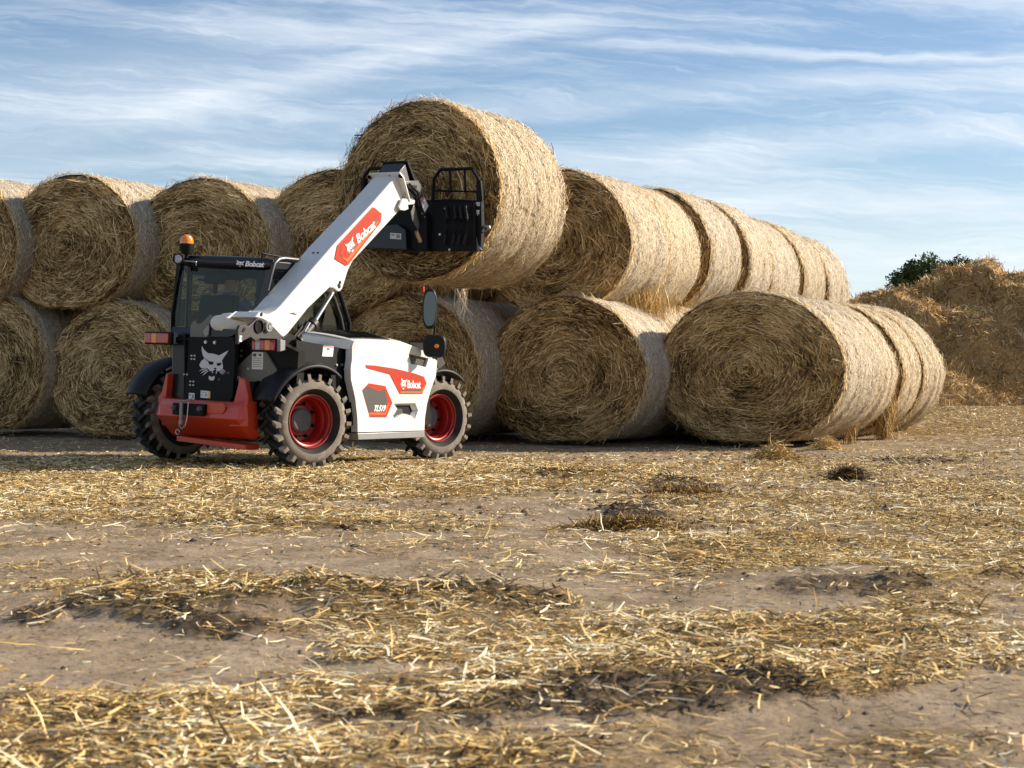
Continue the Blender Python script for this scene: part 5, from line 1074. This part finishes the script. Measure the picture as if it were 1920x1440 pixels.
# --- rear lights
def rear_lamp(tlc, brc, arm, clearfirst):
    u = -.50; q = su(u, tlc, brc); x0, x1 = q[0].x, q[1].x; z1_, z0_ = q[0].z, q[1].z; zc = (z0_+z1_)/2; h = (z1_-z0_)
    h = .118; z0_, z1_ = zc-h/2, zc+h/2
    b = B(); b.box(((x0+x1)/2, u+.02, zc), (x1-x0, .05, h)); hs = b.build('rear_lamp', blackpl, TH, bevel=.008)
    b = B(); b.loft([[Vector((x0+.02, u+.045, z0_+.006)), Vector((x1+.0, u+.045, z0_+.006)), Vector((x1, u+.045, z1_-.006)), Vector((x0+.02, u+.045, z1_-.006))], [Vector((x0+.06, u+.14, z0_+.02)), Vector((x1-.02, u+.14, z0_+.02)), Vector((x1-.02, u+.14, z1_-.012)), Vector((x0+.06, u+.14, z1_-.012))]]); b.build('lamp_housing', lgrey, hs, bevel=.004)
    W_ = x1-x0-.03; xs = x0+.015
    segs = [(0, .14, redlens), (.14, .36, clrlens), (.36, .55, redlens), (.55, .80, amblens), (.80, 1.0, redlens)] if clearfirst else [(0, .28, redlens), (.28, .50, amblens), (.50, 1.0, redlens)]
    for a, c, m in segs: B().box((xs+W_*(a+c)/2, u-.012, zc), (W_*(c-a)-.002, .018, h-.03)).build('lens', m, hs, bevel=.004)
    b = B(); b.tube(arm, .016, 8); b.box(arm[0], (.04, .06, .05)); b.build('lamp_arm', black, hs, bevel=.004)
zL = su(-.5, (296, 634))[0]; zR = su(-.5, (496, 647))[0]
rear_lamp((271.5, 620), (320, 648), [zL+Vector((.13, .10, -.01)), Vector((-.36, -.34, zL.z-.0)), Vector((-.2, -.3, zL.z-.01))], False)
rear_lamp((472.5, 633), (519.5, 661), [zR+Vector((-.12, .06, 0)), zR+Vector((-.22, .10, 0)), zR+Vector((-.27, .14, -.02))], True)
# --- mirrors at the front right
def oval(name, c, rx, rz, th, nrm_yaw, m, parent, seg=28, p=2.6):
    Mr = Matrix.Rotation(nrm_yaw, 3, 'Z'); f = lambda a, k, y: Vector(c)+Mr@Vector((math.copysign(abs(math.cos(a))**(2/p), math.cos(a))*rx*k, y, math.copysign(abs(math.sin(a))**(2/p), math.sin(a))*rz*k))
    b = B(); b.loft([[f(a, k, y) for a in [2*math.pi*i/seg for i in range(seg)]] for k, y in ((.90, -th*.3), (1.0, -.004), (1.0, .012), (.86, th*.7), (.45, th))]); return b.build(name, m, parent, smooth=50), f
mp = sv(.92, (806, 579))[0]; mirrorm = mat('mirror glass', (.09, .11, .13), .05, metal=1.0)
mo, f = oval('wing_mirror', mp, .072, .20, .07, R(30), blackpl, TH)
B().prism([f(2*math.pi*i/24, .84, -.022) for i in range(24)], Matrix.Rotation(R(40), 3, 'Z')@Vector((0, -.003, 0))).build('mirror_glass', mirrorm, mo)
b = B(); b.tube(sv(.93, (816, 600), (815, 622), (811, 645), (809.5, 662), (813, 672)), .012, 8); b.build('mirror_stalk', black, mo)
B().box(mp+Vector((-.075, -.015, .19)), (.02, .03, .05)).build('mirror_marker', orange, mo, bevel=.003)
lp = sv(.95, (815, 649))[0]
lo, f = oval('front_lamp', lp, .115, .115, .09, R(25), blackpl, TH, p=3.2)
B().lathe([(0, .022), (.012, .020), (.014, .001)], lp+Vector((.045, -.035, .0)), (.42, -.9, 0), 16).build('reflector', amblens, lo)
b = B(); b.tube(sv(.72, (817, 668), (819, 690), (812, 705)), .018, 8); b.prism(sv(.70, (818, 670), (828, 668), (835, 682), (822, 694)), (-.05, 0, 0)); b.build('lamp_post', grey, lo)

# ------------------------------------------------------------------ operator in the cab
def person():
    root = bpy.data.meshes.new('person'); bm = bmesh.new(); vs = []; rad = []
    X0 = sxx; hip = Vector((X0, .50, 1.14))
    def nd(p, r): vs.append(bm.verts.new(p)); rad.append(r); return len(vs)-1
    def ch(a, lst):
        for p, r in lst:
            i = nd(p, r); bm.edges.new((vs[a], vs[i])); a = i
        return a
    pel = nd(hip, .13); che = ch(pel, [((X0, .46, 1.28), .12), ((X0, .46, 1.42), .14), ((X0, .48, 1.535), .10)])
    nk = ch(che, [((X0, .49, 1.60), .052)]); hd = ch(nk, [((X0, .515, 1.665), .078), ((X0, .515, 1.745), .088), ((X0, .505, 1.80), .065)])
    mats = []
    for s in (-1, 1):
        sh = ch(che, [((X0+s*.165, .48, 1.52), .066), ((X0+s*.215, .60, 1.36), .048), ((X0+s*.20, .76, 1.33), .038), ((X0+s*.155, .93, 1.42), .026), ((X0+s*.15, .985, 1.45), .026)])
        for k in range(4): ch(sh, [((X0+s*(.150-.012*k+.012), 1.02, 1.455-.014*k), .009), ((X0+s*(.142-.010*k+.012), 1.035, 1.435-.014*k), .008), ((X0+s*(.145-.010*k), 1.01, 1.42-.014*k), .007)])
        ch(sh, [((X0+s*.125, .985, 1.46), .010), ((X0+s*.112, 1.0, 1.45), .008)])
        ch(pel, [((X0+s*.10, .60, 1.15), .09), ((X0+s*.12, .88, 1.16), .065), ((X0+s*.12, .98, .95), .05), ((X0+s*.12, 1.02, .78), .04), ((X0+s*.12, 1.12, .75), .035)])
    bm.to_mesh(root); bm.free()
    o = link('person', root); o.matrix_world = MM
    m = o.modifiers.new('skin', 'SKIN'); 
    sk = root.skin_vertices[0].data if root.skin_vertices else None
    if sk is None:
        bpy.context.view_layer.objects.active = o; root.attributes
    for i, r in enumerate(rad): root.skin_vertices[0].data[i].radius = (r, r); root.skin_vertices[0].data[i].use_root = (i == 0)
    o.modifiers.new('sub', 'SUBSURF').levels = 2; o.modifiers['sub'].render_levels = 2
    blue = mat('blue work shirt', (.09, .17, .30), .85, noise=.15, bump=.3); skin = mat('skin', (.55, .33, .24), .5, noise=.08)
    root.materials.append(skin)
    tag(o, 'operator in a blue shirt and dark cap seated inside the cab behind the rear window', 'person')
    # clothing and hair as children
    b = B(); b.loft([[Vector((X0+math.cos(t)*rx, yc+math.sin(t)*ry, z)) for t in [2*math.pi*k/24 for k in range(24)]] for z, rx, ry, yc in ((1.06, .165, .15, .50), (1.20, .17, .145, .48), (1.36, .185, .145, .465), (1.47, .20, .14, .47), (1.545, .17, .11, .48), (1.585, .085, .075, .49), (1.60, .068, .062, .49))])
    for s in (-1, 1): b.tube([(X0+s*.15, .48, 1.51), (X0+s*.20, .54, 1.44), (X0+s*.218, .60, 1.36), (X0+s*.20, .76, 1.33), (X0+s*.165, .90, 1.40)], .06, 14, taper=[.075, .068, .060, .052, .040])
    b.build('shirt', blue, o, smooth=60)
    b = B(); b.lathe([(-.03, .104), (.0, .108), (.04, .100), (.075, .075), (.092, .03), (.094, .001)], (X0, .515, 1.755), (0, 0, 1), 24); b.loft([[Vector((X0+x, .60+.11*(1-(x/.08)**2)*k, 1.757-.01*k)) for x in np.linspace(-.08, .08, 9)]+[Vector((X0+x, .60+.11*(1-(x/.08)**2)*k, 1.750-.01*k)) for x in np.linspace(.08, -.08, 9)] for k in (0, 1)]); b.build('cap', black, o, smooth=50)
    b = B()
    b.loft([[Vector((X0+x*k, .585+y, 1.70+z)) for x, y, z in ((-.016, 0, -.02), (.016, 0, -.02), (.010, 0, .025), (-.010, 0, .025))] for k, y in ((1.2, .0),)]+[[Vector((X0+x*.6, .622, 1.69+z*.7)) for x, z in ((-.016, -.02), (.016, -.02), (.006, .02), (-.006, .02))]]); b.build('nose', skin, o)
    for s in (-1, 1):
        B().lathe([(0, .011), (.006, .008), (.008, .001)], (X0+s*.032, .590, 1.725), (0, 1, 0), 10).build('eye', decalw, o)
        B().loft([[Vector((X0+s*(.088+dx), .51+y*k, 1.70+z*k)) for y, z in ((-.016, -.024), (.012, -.018), (.016, .018), (-.008, .026))] for dx, k in ((-.006, 1), (.012, .9))]).build('ear', skin, o, bevel=.003)
    B().box((X0, .597, 1.655), (.045, .012, .010)).build('mouth', mat('lips', (.42, .18, .15), .5), o, bevel=.003)
    B().loft([[Vector((X0+s*.12+math.cos(t)*r_, y+.0, z+math.sin(t)*r_)) for t in [2*math.pi*k/14 for k in range(14)]] for s, y, z, r_ in ((1, .55, 1.13, .10), (1, .88, 1.15, .078))]).build('trousers', mat('dark trousers', (.04, .045, .06), .9), o)
person()
